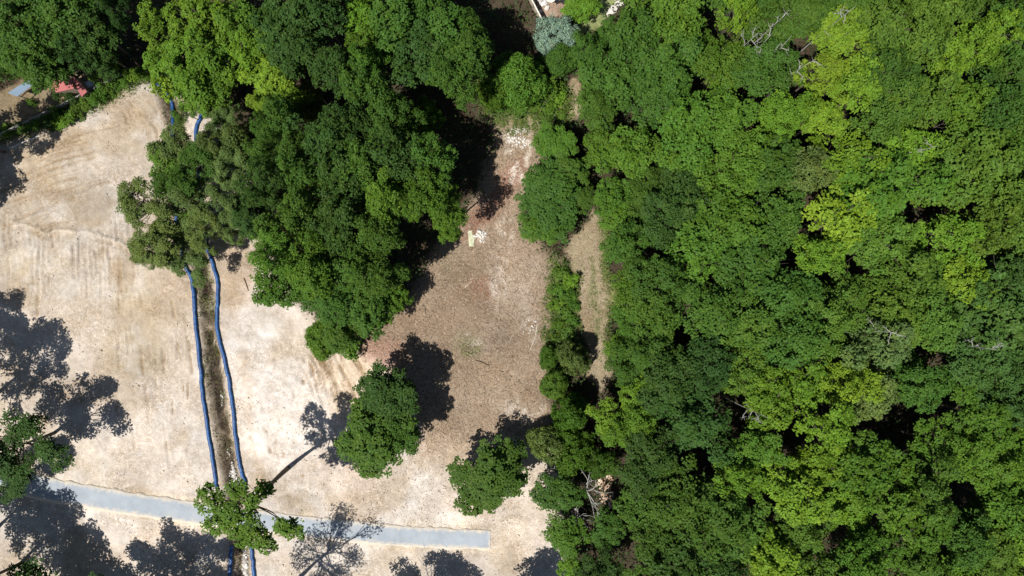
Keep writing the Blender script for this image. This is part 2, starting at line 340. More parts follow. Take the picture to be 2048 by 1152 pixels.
def ground_material():
    m, N, L, B = new_mat("earth")
    a1 = N.new("ShaderNodeAttribute"); a1.attribute_name = "soil"
    a2 = N.new("ShaderNodeAttribute"); a2.attribute_name = "litter"
    geo = N.new("ShaderNodeNewGeometry"); pos = geo.outputs["Position"]
    n1 = noise_n(N, L, 1.4, 8, 0.65, pos, 0.4); n2 = noise_n(N, L, 9.0, 6, 0.7, pos, 0.2); n3 = noise_n(N, L, 4.5, 3, 0.7, pos, 1.6)
    k1 = maprange(N, L, n1, 0.3, 0.7, 0.84, 1.15); k2 = maprange(N, L, n2, 0.3, 0.7, 0.84, 1.14)
    mu = N.new("ShaderNodeMath"); mu.operation = 'MULTIPLY'; L.new(k1, mu.inputs[0]); L.new(k2, mu.inputs[1])
    vm = N.new("ShaderNodeVectorMath"); vm.operation = 'SCALE'; L.new(a1.outputs["Color"], vm.inputs[0]); L.new(mu.outputs[0], vm.inputs["Scale"])
    # twigs, bark and dry leaves: dark and straw flecks where litter lies
    fl = maprange(N, L, n3, 0.56, 0.66, 0, 1); f2 = N.new("ShaderNodeMath"); f2.operation = 'MULTIPLY'; L.new(fl, f2.inputs[0]); L.new(a2.outputs["Fac"], f2.inputs[1])
    dk = N.new("ShaderNodeVectorMath"); dk.operation = 'MULTIPLY'; L.new(vm.outputs[0], dk.inputs[0]); dk.inputs[1].default_value = (0.5, 0.46, 0.42)
    c = mix_rgb(N, L, 'MIX', f2.outputs[0], vm.outputs[0], dk.outputs[0])
    vo = N.new("ShaderNodeTexVoronoi"); vo.inputs["Scale"].default_value = 3.2; L.new(pos, vo.inputs["Vector"])
    gl = maprange(N, L, vo.outputs["Distance"], 0.10, 0.2, 1, 0); g2 = N.new("ShaderNodeMath"); g2.operation = 'MULTIPLY'; L.new(gl, g2.inputs[0])
    g3 = maprange(N, L, a2.outputs["Fac"], 0, 1, 0.0, 0.5); L.new(g3, g2.inputs[1])
    pal = N.new("ShaderNodeVectorMath"); pal.operation = 'MULTIPLY'; L.new(vm.outputs[0], pal.inputs[0]); pal.inputs[1].default_value = (1.35, 1.33, 1.3)
    c = mix_rgb(N, L, 'MIX', g2.outputs[0], c, pal.outputs[0])
    # wrinkles of drag marks, straw and dried rills in the bare soil
    def lines(scale, dist, w, off, area, lo, hi, mulc, amt):
        global_off = N.new("ShaderNodeVectorMath"); global_off.operation = 'ADD'; L.new(pos, global_off.inputs[0]); global_off.inputs[1].default_value = (off, off*0.7, 0)
        a = noise_n(N, L, scale, 3, 0.6, global_off.outputs[0], dist); sb = N.new("ShaderNodeMath"); sb.operation = 'SUBTRACT'; L.new(a, sb.inputs[0]); sb.inputs[1].default_value = 0.5
        ab = N.new("ShaderNodeMath"); ab.operation = 'ABSOLUTE'; L.new(sb.outputs[0], ab.inputs[0]); f = maprange(N, L, ab.outputs[0], w*0.3, w, 1, 0)
        g = maprange(N, L, noise_n(N, L, area, 4, 0.6, global_off.outputs[0]), lo, hi, 0, amt); mm = N.new("ShaderNodeMath"); mm.operation = 'MULTIPLY'; L.new(f, mm.inputs[0]); L.new(g, mm.inputs[1])
        v = N.new("ShaderNodeVectorMath"); v.operation = 'MULTIPLY'; L.new(c, v.inputs[0]); v.inputs[1].default_value = mulc
        return mix_rgb(N, L, 'MIX', mm.outputs[0], c, v.outputs[0])
    c = lines(1.3, 1.4, 0.085, 3.0, 0.22, 0.42, 0.62, (0.70, 0.63, 0.54), 0.75)
    c = lines(2.2, 1.8, 0.11, 31.0, 0.30, 0.42, 0.60, (1.2, 1.2, 1.19), 0.9)
    c = lines(2.9, 0.9, 0.10, 57.0, 0.18, 0.42, 0.58, (0.72, 0.66, 0.57), 0.75)
    L.new(c, B.inputs["Base Color"]); B.inputs["Roughness"].default_value = 0.95; B.inputs["Specular IOR Level"].default_value = 0.1
    nb = noise_n(N, L, 3.5, 10, 0.7, pos, 0.3)
    bn = N.new("ShaderNodeBump"); bn.inputs["Distance"].default_value = 0.3; L.new(maprange(N, L, a2.outputs["Fac"], 0, 1, 0.28, 0.9), bn.inputs["Strength"])
    L.new(nb, bn.inputs["Height"]); L.new(bn.outputs[0], B.inputs["Normal"])
    return m
M_EARTH = ground_material()

ny, nx = GX.shape
gid = np.arange(ny*nx).reshape(ny, nx)
quads = np.stack([gid[:-1,:-1], gid[:-1,1:], gid[1:,1:], gid[1:,:-1]], -1).reshape(-1, 4)
VG = np.stack([GX.ravel(), GY.ravel(), Z.ravel()], 1)
def zone(mask):  return (mask[:-1,:-1] > 0.5).ravel()
z_ditch = zone(1 - sstep(0, 24, dd)*2*0.5) & zone((dd < 22).astype(float)) & zone((W > 120).astype(float))
z_path = zone(trk) & ~z_ditch; z_lawn = zone(lawn); z_rest = ~(z_ditch | z_path | z_lawn)
for nm, sel, lb in (("ground", z_rest, "bare tan earth, wood-chip clearing and woodland floor"), ("ditch", z_ditch, "muddy drainage ditch between the two blue socks"),
                    ("path", z_path, "mown straw-coloured track along the edge of the wood"), ("lawn", z_lawn, "patch of pale green lawn at the top edge")):
    q = quads[sel]; used = np.unique(q); remap = np.zeros(ny*nx, int); remap[used] = np.arange(len(used))
    o = mesh_obj(nm, VG[used], remap[q], M_EARTH, smooth=True); kind(o, "structure", lb)
    ca = o.data.attributes.new("soil", 'FLOAT_COLOR', 'POINT'); ca.data.foreach_set("color", np.concatenate([soil.reshape(-1,3)[used], np.ones((len(used),1))], 1).astype(np.float32).ravel())
    la = o.data.attributes.new("litter", 'FLOAT', 'POINT'); la.data.foreach_set("value", litter.ravel()[used].astype(np.float32))
def gz(x, y):
    i = int(np.clip(np.searchsorted(ay, y), 1, ny-1)); j = int(np.clip(np.searchsorted(ax, x), 1, nx-1)); return float(Z[i, j])
def G(u, v, dz=0.0):
    x, y, _ = P(u, v); return np.array((x, y, gz(x, y) + dz))
def spline(pts, n):
    """Catmull-Rom through the points, n samples a span"""
    p = np.asarray(pts, float); p = np.vstack([2*p[0]-p[1], p, 2*p[-1]-p[-2]]); out = []
    for i in range(1, len(p)-2):
        for t in np.linspace(0, 1, n, endpoint=False):
            out.append(0.5*((2*p[i]) + (-p[i-1]+p[i+1])*t + (2*p[i-1]-5*p[i]+4*p[i+1]-p[i+2])*t*t + (-p[i-1]+3*p[i]-3*p[i+1]+p[i+2])*t**3))
    out.append(p[-2]); return np.array(out)

# ------------------------------------------------------------------ the road
def road():
    m, N, L, B = new_mat("dusty_asphalt")
    geo = N.new("ShaderNodeNewGeometry"); pos = geo.outputs["Position"]; at = N.new("ShaderNodeAttribute"); at.attribute_name = "across"
    n1 = noise_n(N, L, 0.5, 6, 0.6, pos); n2 = noise_n(N, L, 14, 4, 0.7, pos)
    k = maprange(N, L, n1, 0.3, 0.7, 0.88, 1.12); k2 = maprange(N, L, n2, 0.3, 0.7, 0.92, 1.08)
    mu = N.new("ShaderNodeMath"); mu.operation = 'MULTIPLY'; L.new(k, mu.inputs[0]); L.new(k2, mu.inputs[1])
    vm = N.new("ShaderNodeVectorMath"); vm.operation = 'SCALE'; vm.inputs[0].default_value = (0.285, 0.318, 0.352); L.new(mu.outputs[0], vm.inputs["Scale"])
    n3 = noise_n(N, L, 1.6, 6, 0.65, pos); ad = N.new("ShaderNodeMath"); ad.operation = 'MULTIPLY_ADD'; L.new(n3, ad.inputs[0]); ad.inputs[1].default_value = 1.5; L.new(at.outputs["Fac"], ad.inputs[2])
    f = maprange(N, L, ad.outputs[0], 0.98, 1.55, 0, 0.95)
    n4 = noise_n(N, L, 0.28, 5, 0.6, pos); f4 = maprange(N, L, n4, 0.5, 0.72, 0, 0.6)
    c = mix_rgb(N, L, 'MIX', f4, vm.outputs[0], (0.37, 0.375, 0.37)); c = mix_rgb(N, L, 'MIX', f, c, (0.55, 0.475, 0.37))
    L.new(c, B.inputs["Base Color"]); B.inputs["Roughness"].default_value = 0.9
    cl = spline([P(*p)[:2] for p in ROAD], 30); t = np.gradient(cl, axis=0); t /= np.linalg.norm(t, axis=1)[:, None]; nrm = np.stack([-t[:,1], t[:,0]], 1)
    hw = np.linspace(1.62, 1.32, len(cl)); rows = []; acr = []
    for j, q in enumerate((-1.0, -0.82, -0.4, 0, 0.4, 0.82, 1.0)):
        wob = (fbm(cl[:,0], cl[:,1], 0.9, 4, j)-0.5)*0.6 if abs(q) == 1 else 0
        rows.append(np.column_stack([cl + nrm*(hw*q + wob)[:, None] if abs(q) == 1 else cl + nrm*(hw*q)[:, None], np.full(len(cl), 0.035 - 0.02*q*q)])); acr.append(np.maximum(np.full(len(cl), abs(q)**3), np.clip(1.0 - (len(cl)-1-np.arange(len(cl)))/5.0, 0, 1)*0.5))
    n = len(cl); V = np.concatenate(rows + [rows[0]-[0,0,0.12], rows[-1]-[0,0,0.12]]); acr = np.concatenate(acr + [acr[0], acr[-1]])
    F = [(j*n+i, j*n+i+1, (j+1)*n+i+1, (j+1)*n+i) for j in range(6) for i in range(n-1)] + [(7*n+i, 7*n+i+1, i+1, i) for i in range(n-1)] + [(6*n+i, 6*n+i+1, 8*n+i+1, 8*n+i) for i in range(n-1)]
    o = mesh_obj("road", V, np.array(F), m, smooth=True); kind(o, "structure", "narrow pale grey dusty road crossing the bottom of the site")
    a = o.data.attributes.new("across", 'FLOAT', 'POINT'); a.data.foreach_set("value", acr.astype(np.float32))
road()

# ------------------------------------------------------------------ trees
def leaf_mesh(name, C, Nn, size, aspect, clump, r):
    """one leaf-shaped blade at each centre C with normal Nn"""
    n = len(C); Nn = Nn/(np.linalg.norm(Nn, axis=1)[:, None]+1e-9)
    q = r.normal(size=(n, 3)); t = np.cross(Nn, q); t /= np.linalg.norm(t, axis=1)[:, None]+1e-9; b = np.cross(Nn, t)
    L = (size*r.uniform(0.7, 1.35, n))[:, None]; Wd = L*aspect
    V = np.stack([C - t*L*0.5, C + b*Wd*0.5 + t*L*0.05, C + t*L*0.5 - Nn*L*0.15, C - b*Wd*0.5 + t*L*0.05], 1).reshape(-1, 3)
    F = np.arange(n*4).reshape(n, 4)
    me = bpy.data.meshes.new(name); me_fill(me, V, F); me.materials.append(M_LEAF)
    a = me.attributes.new("leafvar", 'FLOAT', 'FACE'); a.data.foreach_set("value", r.random(n).astype(np.float32))
    a = me.attributes.new("clumpvar", 'FLOAT', 'FACE'); a.data.foreach_set("value", clump.astype(np.float32))
    return me

def make_proto(seed, R, H, zc, hz, nlobe, lobe_r, nclump, per, leaf, cl_r, aspect=0.62, flat=0.55, up=0.5, limb=True, fill=0.25, trunk_r=0.2, needle=False, low=-0.45):
    """trunk mesh and crown mesh of one tree: crown of radius R round height zc, half height hz"""
    r = np.random.default_rng(seed)
    lobes = [np.array((0, 0, zc + hz*0.25))]; lr = [lobe_r*1.25]
    tries = 0
    while len(lobes) < nlobe and tries < 4000:
        tries += 1
        d = r.normal(size=3); d /= np.linalg.norm(d); d[2] = abs(d[2])*0.9 - 0.35 if r.random() < 0.8 else d[2]
        rr = r.uniform(0.45, 1.0)
        p = np.array((d[0]*(R-lobe_r*0.8)*rr, d[1]*(R-lobe_r*0.8)*rr, zc + d[2]*(hz-lobe_r*0.4)))
        if min(np.linalg.norm((p-q)*(1,1,0.8)) for q in lobes) > lobe_r*0.78: lobes.append(p); lr.append(lobe_r*r.uniform(0.7, 1.2))
    lobes = np.array(lobes); lr = np.array(lr)
    # clumps on the skin of the lobes
    cc = []; cn = []
    while len(cc) < nclump:
        i = r.integers(len(lobes)); d = r.normal(size=3); d /= np.linalg.norm(d)
        if d[2] < low: continue
        q = r.uniform(0.72, 1.05) if r.random() > fill else r.uniform(0.3, 0.8)
        p = lobes[i] + d*lr[i]*q*(1, 1, 0.8)
        dist = np.linalg.norm((p-lobes)/(1,1,0.8), axis=1)/lr; dist[i] = 9
        if dist.min() < 0.62: continue
        cc.append(p); cn.append(d)
    cc = np.array(cc); cn = np.array(cn)
    n = nclump*per; idx = np.repeat(np.arange(nclump), per)
    o = r.normal(size=(n, 3)); o /= np.linalg.norm(o, axis=1)[:, None]; s = r.random(n)**0.5
    rad = cl_r*r.uniform(0.65, 1.3, nclump)[idx]
    off = o*(s*rad)[:, None]; along = (off*cn[idx]).sum(1)[:, None]*cn[idx]; off = off - along*(1-flat)
    C = cc[idx] + off + cn[idx]*(0.18*rad*(1-s*s))[:, None]
    if needle: Nn = np.cross(o, r.normal(size=(n,3)))
    else: Nn = cn[idx]*0.55 + np.array((0,0,up)) + off/rad[:,None]*0.35 + r.normal(size=(n,3))*0.38
    crown = leaf_mesh("crown", C, Nn, leaf, aspect, r.random(nclump)[idx]*0.75 + 0.25*r.random(n), r)
    # trunk and limbs
    tb = MB(); bend = r.normal(0, 0.25, 2); k = np.linspace(0, 1, 7)
    tp = np.column_stack([bend[0]*np.sin(k*3), bend[1]*np.sin(k*2.5), k*(zc+hz*0.35) - 0.15])
    tb.tube(tp, trunk_r*(1.25 - 1.0*k), 8)
    if limb:
        for p in lobes[1:]:
            z0 = max(min(p[2]-0.9*math.hypot(p[0], p[1]), zc+hz*0.2), zc-hz*1.3, 0.6); f = np.clip((z0+0.15)/(zc+hz*0.35), 0, 1)
            a = np.array([np.interp(f, k, tp[:, j]) for j in range(3)]); mid = (a+p)/2 + r.normal(0, 0.2, 3) + (0,0,-0.15)
            q = spline([a, mid, p], 4); tb.tube(q, np.linspace(trunk_r*0.42*(1.1-f*0.6), trunk_r*0.08, len(q)), 5)
            for _ in range(3):
                e = p + r.normal(size=3)*lobe_r*(0.6,0.6,0.4); tb.tube(spline([q[len(q)//2], (q[len(q)//2]+e)/2 + r.normal(0,0.12,3), e], 3), np.linspace(trunk_r*0.15, trunk_r*0.03, 7), 4)
    t = tb.build("trunk", M_BARK, smooth=True); tm = t.data; bpy.data.objects.remove(t)
    return dict(trunk=tm, crown=crown, R=R, H=H, zc=zc)

def make_spray_proto(seed, R, H, zc, hz, nlobe, lobe_r, nplate, per, leaf, pl_r, gap=1.2, trunk_r=0.2, under=0.2, spread=0.8, twigs=3, flatlobe=0.7, hole=0.0):
    """a tree whose leaves sit in flat layered sprays, as broadleaf crowns look from above"""
    r = np.random.default_rng(seed); lobes = [np.array((0, 0, zc + hz*0.45))]; lr = [lobe_r]
    tries = 0
    while len(lobes) < nlobe and tries < 6000:
        tries += 1; a = r.uniform(0, 6.283); q = math.sqrt(r.random()); edge = R*(0.86 + 0.2*math.sin(2*a+seed) + 0.12*math.sin(5*a+2*seed))
        z = zc + hz*(0.55*(1-q*q) - 0.25 + r.normal(0, 0.36)); p = np.array((math.cos(a)*q*(edge-lobe_r*0.5), math.sin(a)*q*(edge-lobe_r*0.5), z))
        if min(np.linalg.norm((p-w)*(1,1,0.7)) for w in lobes) > lobe_r*spread: lobes.append(p); lr.append(lobe_r*r.uniform(0.65, 1.25))
    lobes = np.array(lobes); lr = np.array(lr)
    cc = np.zeros((nplate, 3)); cd = np.zeros((nplate, 3)); m = 0; mind = pl_r*gap; nu = int(nplate*under)
    def candidates(n, below):
        i = r.integers(0, len(lobes), n); d = r.normal(size=(n, 3)); d /= np.linalg.norm(d, axis=1)[:, None]
        if below: d[:, 2] = -np.abs(d[:, 2])*0.8; q = r.uniform(0.2, 1.0, n); ok = np.ones(n, bool)
        else: q = r.uniform(0.72, 1.25, n); ok = d[:, 2] > -0.25
        p = lobes[i] + d*(lr[i]*q)[:, None]*(1, 1, flatlobe)
        if not below:
            ds = np.linalg.norm((p[:, None]-lobes[None])/(1, 1, flatlobe), axis=2)/lr; ds[np.arange(n), i] = 9; ok &= ds.min(1) > 0.7
            if hole: ok &= vnoise((p[:, 0]+40+seed)/1.25 + 0.3*p[:, 2], (p[:, 1]+40)/1.25, seed) > hole
        return p[ok], d[ok]
    for below, top in ((False, nplate-nu), (True, nplate)):
        for p, d in zip(*candidates(nplate*(14 if not below else 6), below)):
            if m >= top: break
            if m and np.min(((cc[:m]-p)**2*(1, 1, 1.6)).sum(1)) < mind*mind: continue
            cc[m] = p; cd[m] = d; m += 1
    cc = cc[:m]; cd = cd[:m]; n = m*per; idx = np.repeat(np.arange(m), per)
    pn = cd*0.45 + (0, 0, 0.95) + r.normal(size=(m, 3))*0.16; pn /= np.linalg.norm(pn, axis=1)[:, None]
    e1 = np.cross(pn, r.normal(size=(m, 3))); e1 /= np.linalg.norm(e1, axis=1)[:, None]; e2 = np.cross(pn, e1)
    K = 6; fing = r.integers(0, K, n); base = r.uniform(0, 6.283, m)[idx]; th = base + fing*6.283/K + r.normal(0, 0.17, n)
    flen = r.uniform(0.55, 1.25, (m, K))[idx, fing]; t = r.random(n)**0.6; rad = pl_r*r.uniform(0.75, 1.25, m)[idx]*flen*t
    C = cc[idx] + e1[idx]*(np.cos(th)*rad)[:, None] + e2[idx]*(np.sin(th)*rad)[:, None] + pn[idx]*(r.normal(0, 0.06, n) + 0.10 - 0.3*t*t*pl_r)[:, None]
    Nn = pn[idx] + r.normal(size=(n, 3))*0.27
    crown = leaf_mesh("crown", C, Nn, leaf, 0.66, r.random(m)[idx]*0.8 + 0.2*r.random(n), r)
    tb = MB(); bend = r.normal(0, 0.3, 2); k = np.linspace(0, 1, 9)
    tp = np.column_stack([bend[0]*np.sin(k*3), bend[1]*np.sin(k*2.5), k*(zc+hz*0.3) - 0.15]); tb.tube(tp, trunk_r*(1.25 - 1.05*k), 8)
    for p in lobes[1:]:
        z0 = max(min(p[2]-0.8*math.hypot(p[0], p[1]), zc+hz*0.1), zc-hz*1.2, 0.4); f = np.clip((z0+0.15)/(zc+hz*0.3), 0, 1)
        a = np.array([np.interp(f, k, tp[:, j]) for j in range(3)]); mid = (a+p)/2 + r.normal(0, 0.25, 3) + (0,0,-0.2)
        q = spline([a, mid, p], 4); tb.tube(q, np.linspace(trunk_r*0.5*(1.15-f*0.6), trunk_r*0.1, len(q)), 5)
        for _ in range(twigs):
            e = p + r.normal(size=3)*lobe_r*(0.8,0.8,0.3); h = q[len(q)//2 + r.integers(0, 3)]
            tb.tube(spline([h, (h+e)/2 + r.normal(0,0.15,3), e], 3), np.linspace(trunk_r*0.17, trunk_r*0.04, 7), 4)
    o = tb.build("trunk", M_BARK, smooth=True); tm = o.data; bpy.data.objects.remove(o)
    return dict(trunk=tm, crown=crown, R=R, H=H, zc=zc)

PROTO = {
    "oak": [make_spray_proto(100+i, 4.5, 15, 11.0, 2.9, nl, lr_, npl, per, lf, pr_, gap=1.1, hole=0.44, under=0.13) for i, (nl, lr_, npl, per, lf, pr_) in enumerate(
        [(22,1.3,240,58,0.30,0.74),(16,1.6,220,66,0.33,0.84),(28,1.1,300,46,0.27,0.62),(20,1.4,330,44,0.25,0.60),(24,1.2,210,60,0.34,0.80),(14,1.75,260,58,0.29,0.72),(26,1.15,380,36,0.24,0.54)])],
    "dense": [make_spray_proto(150+i, 4.4, 15, 10.6, 3.3, 20, 1.35, 400, 44, 0.28, 0.58, gap=0.95, under=0.25, hole=0.25) for i in range(2)],
    "poplar": [make_spray_proto(200+i, 4.2, 16, 11.8, 3.2, 26, 0.95, 300, 40, 0.26+0.02*i, 0.52+0.05*i, gap=1.12, hole=0.45, under=0.12) for i in range(4)],
    "thin": [make_spray_proto(300+i, 4.6, 14, 10.0, 2.8, 26, 0.9, 330, 40, 0.21, 0.56, gap=0.7, under=0.25, hole=0.42, trunk_r=0.16, twigs=5) for i in range(3)],
    "slender": [make_spray_proto(400, 4.6, 19, 15.5, 2.4, 13, 0.95, 230, 40, 0.25, 0.52, gap=0.5, under=0.2, trunk_r=0.24, twigs=6)],
    "bare": [make_spray_proto(410, 5.0, 16, 11.5, 3.2, 22, 0.9, 240, 22, 0.17, 0.60, gap=0.5, under=0.2, trunk_r=0.22, twigs=9)],
    "cedar": [make_proto(500+i, 2.4, 7, 3.4, 3.2, 7, 1.35, 330, 44, 0.30, 0.42, aspect=0.26, flat=0.8, up=0.2, trunk_r=0.12, fill=0.1, low=-0.8) for i in range(3)],
    "shrub": [make_spray_proto(600+i, 1.3, 2.2, 1.0, 0.8, 9, 0.5, 90, 20, 0.20, 0.30, trunk_r=0.05) for i in range(4)],
}
PAL = {"dk": (0.033,0.075,0.014), "md": (0.046,0.102,0.014), "fr": (0.060,0.130,0.014), "lg": (0.080,0.158,0.014), "lm": (0.090,0.176,0.015), "yl": (0.122,0.206,0.017), "gy": (0.084,0.132,0.034),
       "sv": (0.19,0.27,0.19), "bl": (0.042,0.096,0.020), "ol": (0.068,0.134,0.017)}
CW = {"dk": "dark green", "md": "mid-green", "fr": "fresh green", "lg": "light green", "lm": "lime green", "yl": "yellow-green", "gy": "grey-green", "sv": "silvery green", "bl": "bluish green", "ol": "olive green"}
NAME = {"oak": "oak_tree", "dense": "oak_tree", "poplar": "poplar_tree", "thin": "open_crowned_tree", "slender": "slender_tree", "bare": "sparse_tree", "cedar": "cedar_tree", "shrub": "shrub"}
tr = random.Random(11)
TREES = []
def plant_at(x, y, rad, h, kd, col, label, cat="tree", group=None, z=None, lean=None):
    pr = PROTO[kd][len(TREES) % len(PROTO[kd])]
    o = thing(NAME[kd], label, cat, (x, y, (gz(x, y) if z is None else z) - 0.05), tr.uniform(0, 6.283), group)
    if lean: o.rotation_euler = lean
    o.scale = (rad/pr["R"]*tr.uniform(0.95,1.05), rad/pr["R"]*tr.uniform(0.95,1.05), h/pr["H"])
    c = PAL[col]; g = tr.uniform(0.88, 1.12); w = tr.uniform(0.92, 1.1)
    for nm in ("trunk", "crown"):
        p = bpy.data.objects.new(nm, pr[nm]); COL.objects.link(p); p.parent = o
        if nm == "crown": p.color = (c[0]*g*w, c[1]*g, c[2]*g/w, 1)
    TREES.append(o); return o
def tree(u, v, rpx, h, kd, col, label, cat="tree", group=None):
    """the crown shows centred on pixel u, v with radius rpx; the tree stands under it"""
    pr = PROTO[kd][0]; zc = h*pr["zc"]/pr["H"]; x, y, _ = P(u, v, zc)
    return plant_at(x, y, rpx*PX*(HC-zc)/HC, h, kd, col, label, cat, group)

ORD = ["first","second","third","fourth","fifth","sixth","seventh","eighth","ninth","tenth","eleventh","twelfth","thirteenth","fourteenth","fifteenth","sixteenth","seventeenth","eighteenth","nineteenth","twentieth","twenty-first","twenty-second"]
LEVELS = [(-999,60,"along the top edge"),(60,130,"level with the silvery willow"),(130,215,"level with the red roofs"),(215,320,"level with the chalk scrapes"),(320,420,"just above the yellow board"),
          (420,515,"level with the yellow board"),(515,620,"level with the weed strip"),(620,735,"level with the round cedar"),(735,850,"level with the clearing oaks"),
          (850,950,"just above the dead tree"),(950,1050,"level with the dead tree"),(1050,9999,"along the bottom edge")]
def wood(entries, place, group):
    """plants a wood crown by crown; a label counts each tree along its level from the wood's left edge"""
    rows = {}
    for e in entries:
        for i, (a, b, t) in enumerate(LEVELS):
            if a <= e[1] < b: rows.setdefault(i, []).append(e)
    for i, es in sorted(rows.items()):
        es.sort(key=lambda e: e[0])
        for j, e in enumerate(es):
            u, v, rp, h, kd, col = e
            tree(u, v, rp, h, kd, col, f"{CW[col]} tree in {place}, {ORD[j]} from its left, {LEVELS[i][2]}", group=group)

# the big wood on the right: crowns one can tell apart, then the ones between them
BIG = [(1690,70,62,16,"poplar","yl"),(1640,150,55,15,"poplar","yl"),(1725,170,60,16,"poplar","lm"),(1660,235,45,15,"poplar","yl"),(1960,85,62,17,"poplar","lm"),(1900,130,50,16,"poplar","lm"),
    (1480,25,40,15,"poplar","lm"),(1680,440,75,17,"poplar","yl"),(1640,510,55,16,"poplar","lm"),(1560,235,48,15,"oak","lm"),(1590,225,38,15,"oak","lm"),(1700,320,66,16,"poplar","lm"),(1830,300,62,16,"poplar","lm"),
    (1770,370,95,18,"oak","fr"),(1780,230,70,16,"oak","ol"),(1850,200,66,16,"oak","ol"),(1930,330,80,17,"oak","ol"),(2010,380,70,17,"oak","ol"),(1990,450,60,16,"oak","ol"),(1890,480,70,16,"poplar","lm"),(1830,560,75,16,"oak","ol"),
    (1930,560,62,16,"poplar","yl"),(1880,640,70,16,"oak","ol"),(1990,620,85,17,"oak","bl"),(1970,720,75,16,"oak","bl"),(2040,560,50,16,"oak","bl"),(1590,980,72,16,"poplar","yl"),(1640,930,60,15,"poplar","lm"),(1540,800,62,16,"poplar","lm"),(1600,760,55,15,"poplar","lm"),
    (1510,900,58,15,"poplar","fr"),(1480,960,55,15,"poplar","lm"),(1700,760,60,16,"oak","yl"),(1760,690,70,16,"oak","gy"),(1740,790,60,15,"oak","gy"),(1800,640,60,15,"oak","ol"),
    (1248,690,34,7,"oak","fr"),(1262,745,38,8,"oak","md"),(1285,790,44,10,"oak","lg"),(1222,835,42,9,"poplar","lm"),(1260,860,50,11,"oak","lg"),(1300,700,55,12,"oak","md"),(1262,640,40,9,"oak","fr"),
    (1340,780,70,13,"oak","dk"),(1400,850,70,14,"oak","dk"),(1300,930,70,13,"oak","dk"),(1370,980,75,14,"oak","md"),(1300,1010,55,12,"oak","md"),(1420,1060,75,15,"oak","md"),(1320,1080,55,13,"oak","md"),
    (1262,565,46,11,"oak","fr"),(1262,480,46,11,"oak","md"),(1330,440,60,13,"oak","dk"),(1370,400,55,13,"oak","bl"),(1320,560,65,14,"oak","md"),(1300,630,55,13,"oak","md"),(1400,620,70,15,"oak","md"),
    (1226,390,42,10,"oak","fr"),(1208,300,46,10,"oak","fr"),(1270,300,60,13,"oak","fr"),(1198,225,42,10,"oak","md"),(1220,150,55,12,"oak","md"),(1180,100,40,10,"oak","md"),(1216,72,34,9,"oak","md"),(1270,90,60,14,"oak","md"),(1300,200,65,14,"oak","md"),
    (1370,270,65,15,"oak","fr"),(1450,220,68,15,"oak","fr"),(1420,120,66,15,"oak","fr"),(1350,50,62,15,"oak","fr"),(1530,130,66,16,"oak","md"),(1570,40,62,16,"oak","md"),(1480,330,70,15,"oak","fr"),(1560,330,64,15,"oak","md"),
    (1450,440,70,15,"oak","fr"),(1550,420,66,15,"oak","md"),(1500,530,70,15,"oak","md"),(1590,600,66,15,"oak","md"),(1480,640,64,15,"oak","ol"),(1560,680,66,15,"oak","md"),(1420,730,64,14,"oak","dk"),(1490,740,56,14,"oak","ol"),(1650,660,70,15,"oak","ol"),
    (1800,60,75,17,"oak","ol"),(1880,30,60,17,"oak","ol"),(1780,140,60,16,"oak","md"),(1990,200,70,17,"oak","md"),(1930,230,55,16,"oak","fr"),(2030,40,60,17,"oak","md"),(1620,340,55,15,"oak","gy"),(1290,372,42,9,"oak","md"),(1338,352,38,9,"oak","dk"),(1240,428,36,8,"oak","fr"),(1395,338,36,11,"oak","md"),(1282,415,40,9,"oak","md")]
def gp(e):
    pr = PROTO[e[4]][0]; zc = e[3]*pr["zc"]/pr["H"]; x, y, _ = P(e[0], e[1], zc); return x, y
GAPS = [(1440,115,16),(1435,150,14),(1610,248,24),(1655,240,26),(1330,340,26),(1345,345,30),(1415,455,24),(1790,440,40),(1850,415,44),(1900,420,30),(1700,545,26),(1740,555,24),(1745,860,36),(1790,900,34),(1810,820,26),(1400,740,18),(1530,755,18),(1215,950,30),(1220,1000,32),(1215,1090,30),(1655,720,14),(1760,1030,20),(1870,250,22),(1630,150,12),(1850,840,20)]
have = [gp(e) for e in BIG]; fr_ = np.random.default_rng(5)
def zone_col(u, v):
    if u > 1900 and 560 < v < 800: return "bl"
    if u < 1480 and v > 660: return fr_.choice(["dk","md","md"])
    if v > 820: return fr_.choice(["md","fr","fr","ol","lm"])
    if u > 1750 and v < 480: return fr_.choice(["md","ol","md","fr"])
    return fr_.choice(["md","fr","md","fr","ol"])
for _ in range(6000):
    x = fr_.uniform(8, 66); y = fr_.uniform(-38, 38)
    h = fr_.uniform(11.5, 17.5) * min(1, 0.72 + 0.03*(x-9)); zc = h*11/15; k = HC/(HC-zc); u = 1024 + x*k/PX; v = 576 - y*k/PX
    if u > 2090 or v < -30 or v > 1190: continue
    left = np.interp(v, [0,100,160,300,420,600,700,800,950,1150], [1270,1200,1185,1200,1230,1250,1256,1225,1275,1270]) + 26
    if u < left: continue
    if any(math.hypot(u-a, v-b) < c+18 for a, b, c in GAPS): continue
    if min(math.hypot(x-a, y-b) for a, b in have) < 4.3: continue
    have.append((x, y)); rp = fr_.uniform(58, 76)
    BIG.append((u, v, rp, h, "oak" if fr_.random() < 0.75 else "poplar", str(zone_col(u, v))))
wood(BIG, "the big wood", "broadleaf trees of the wood on the right")

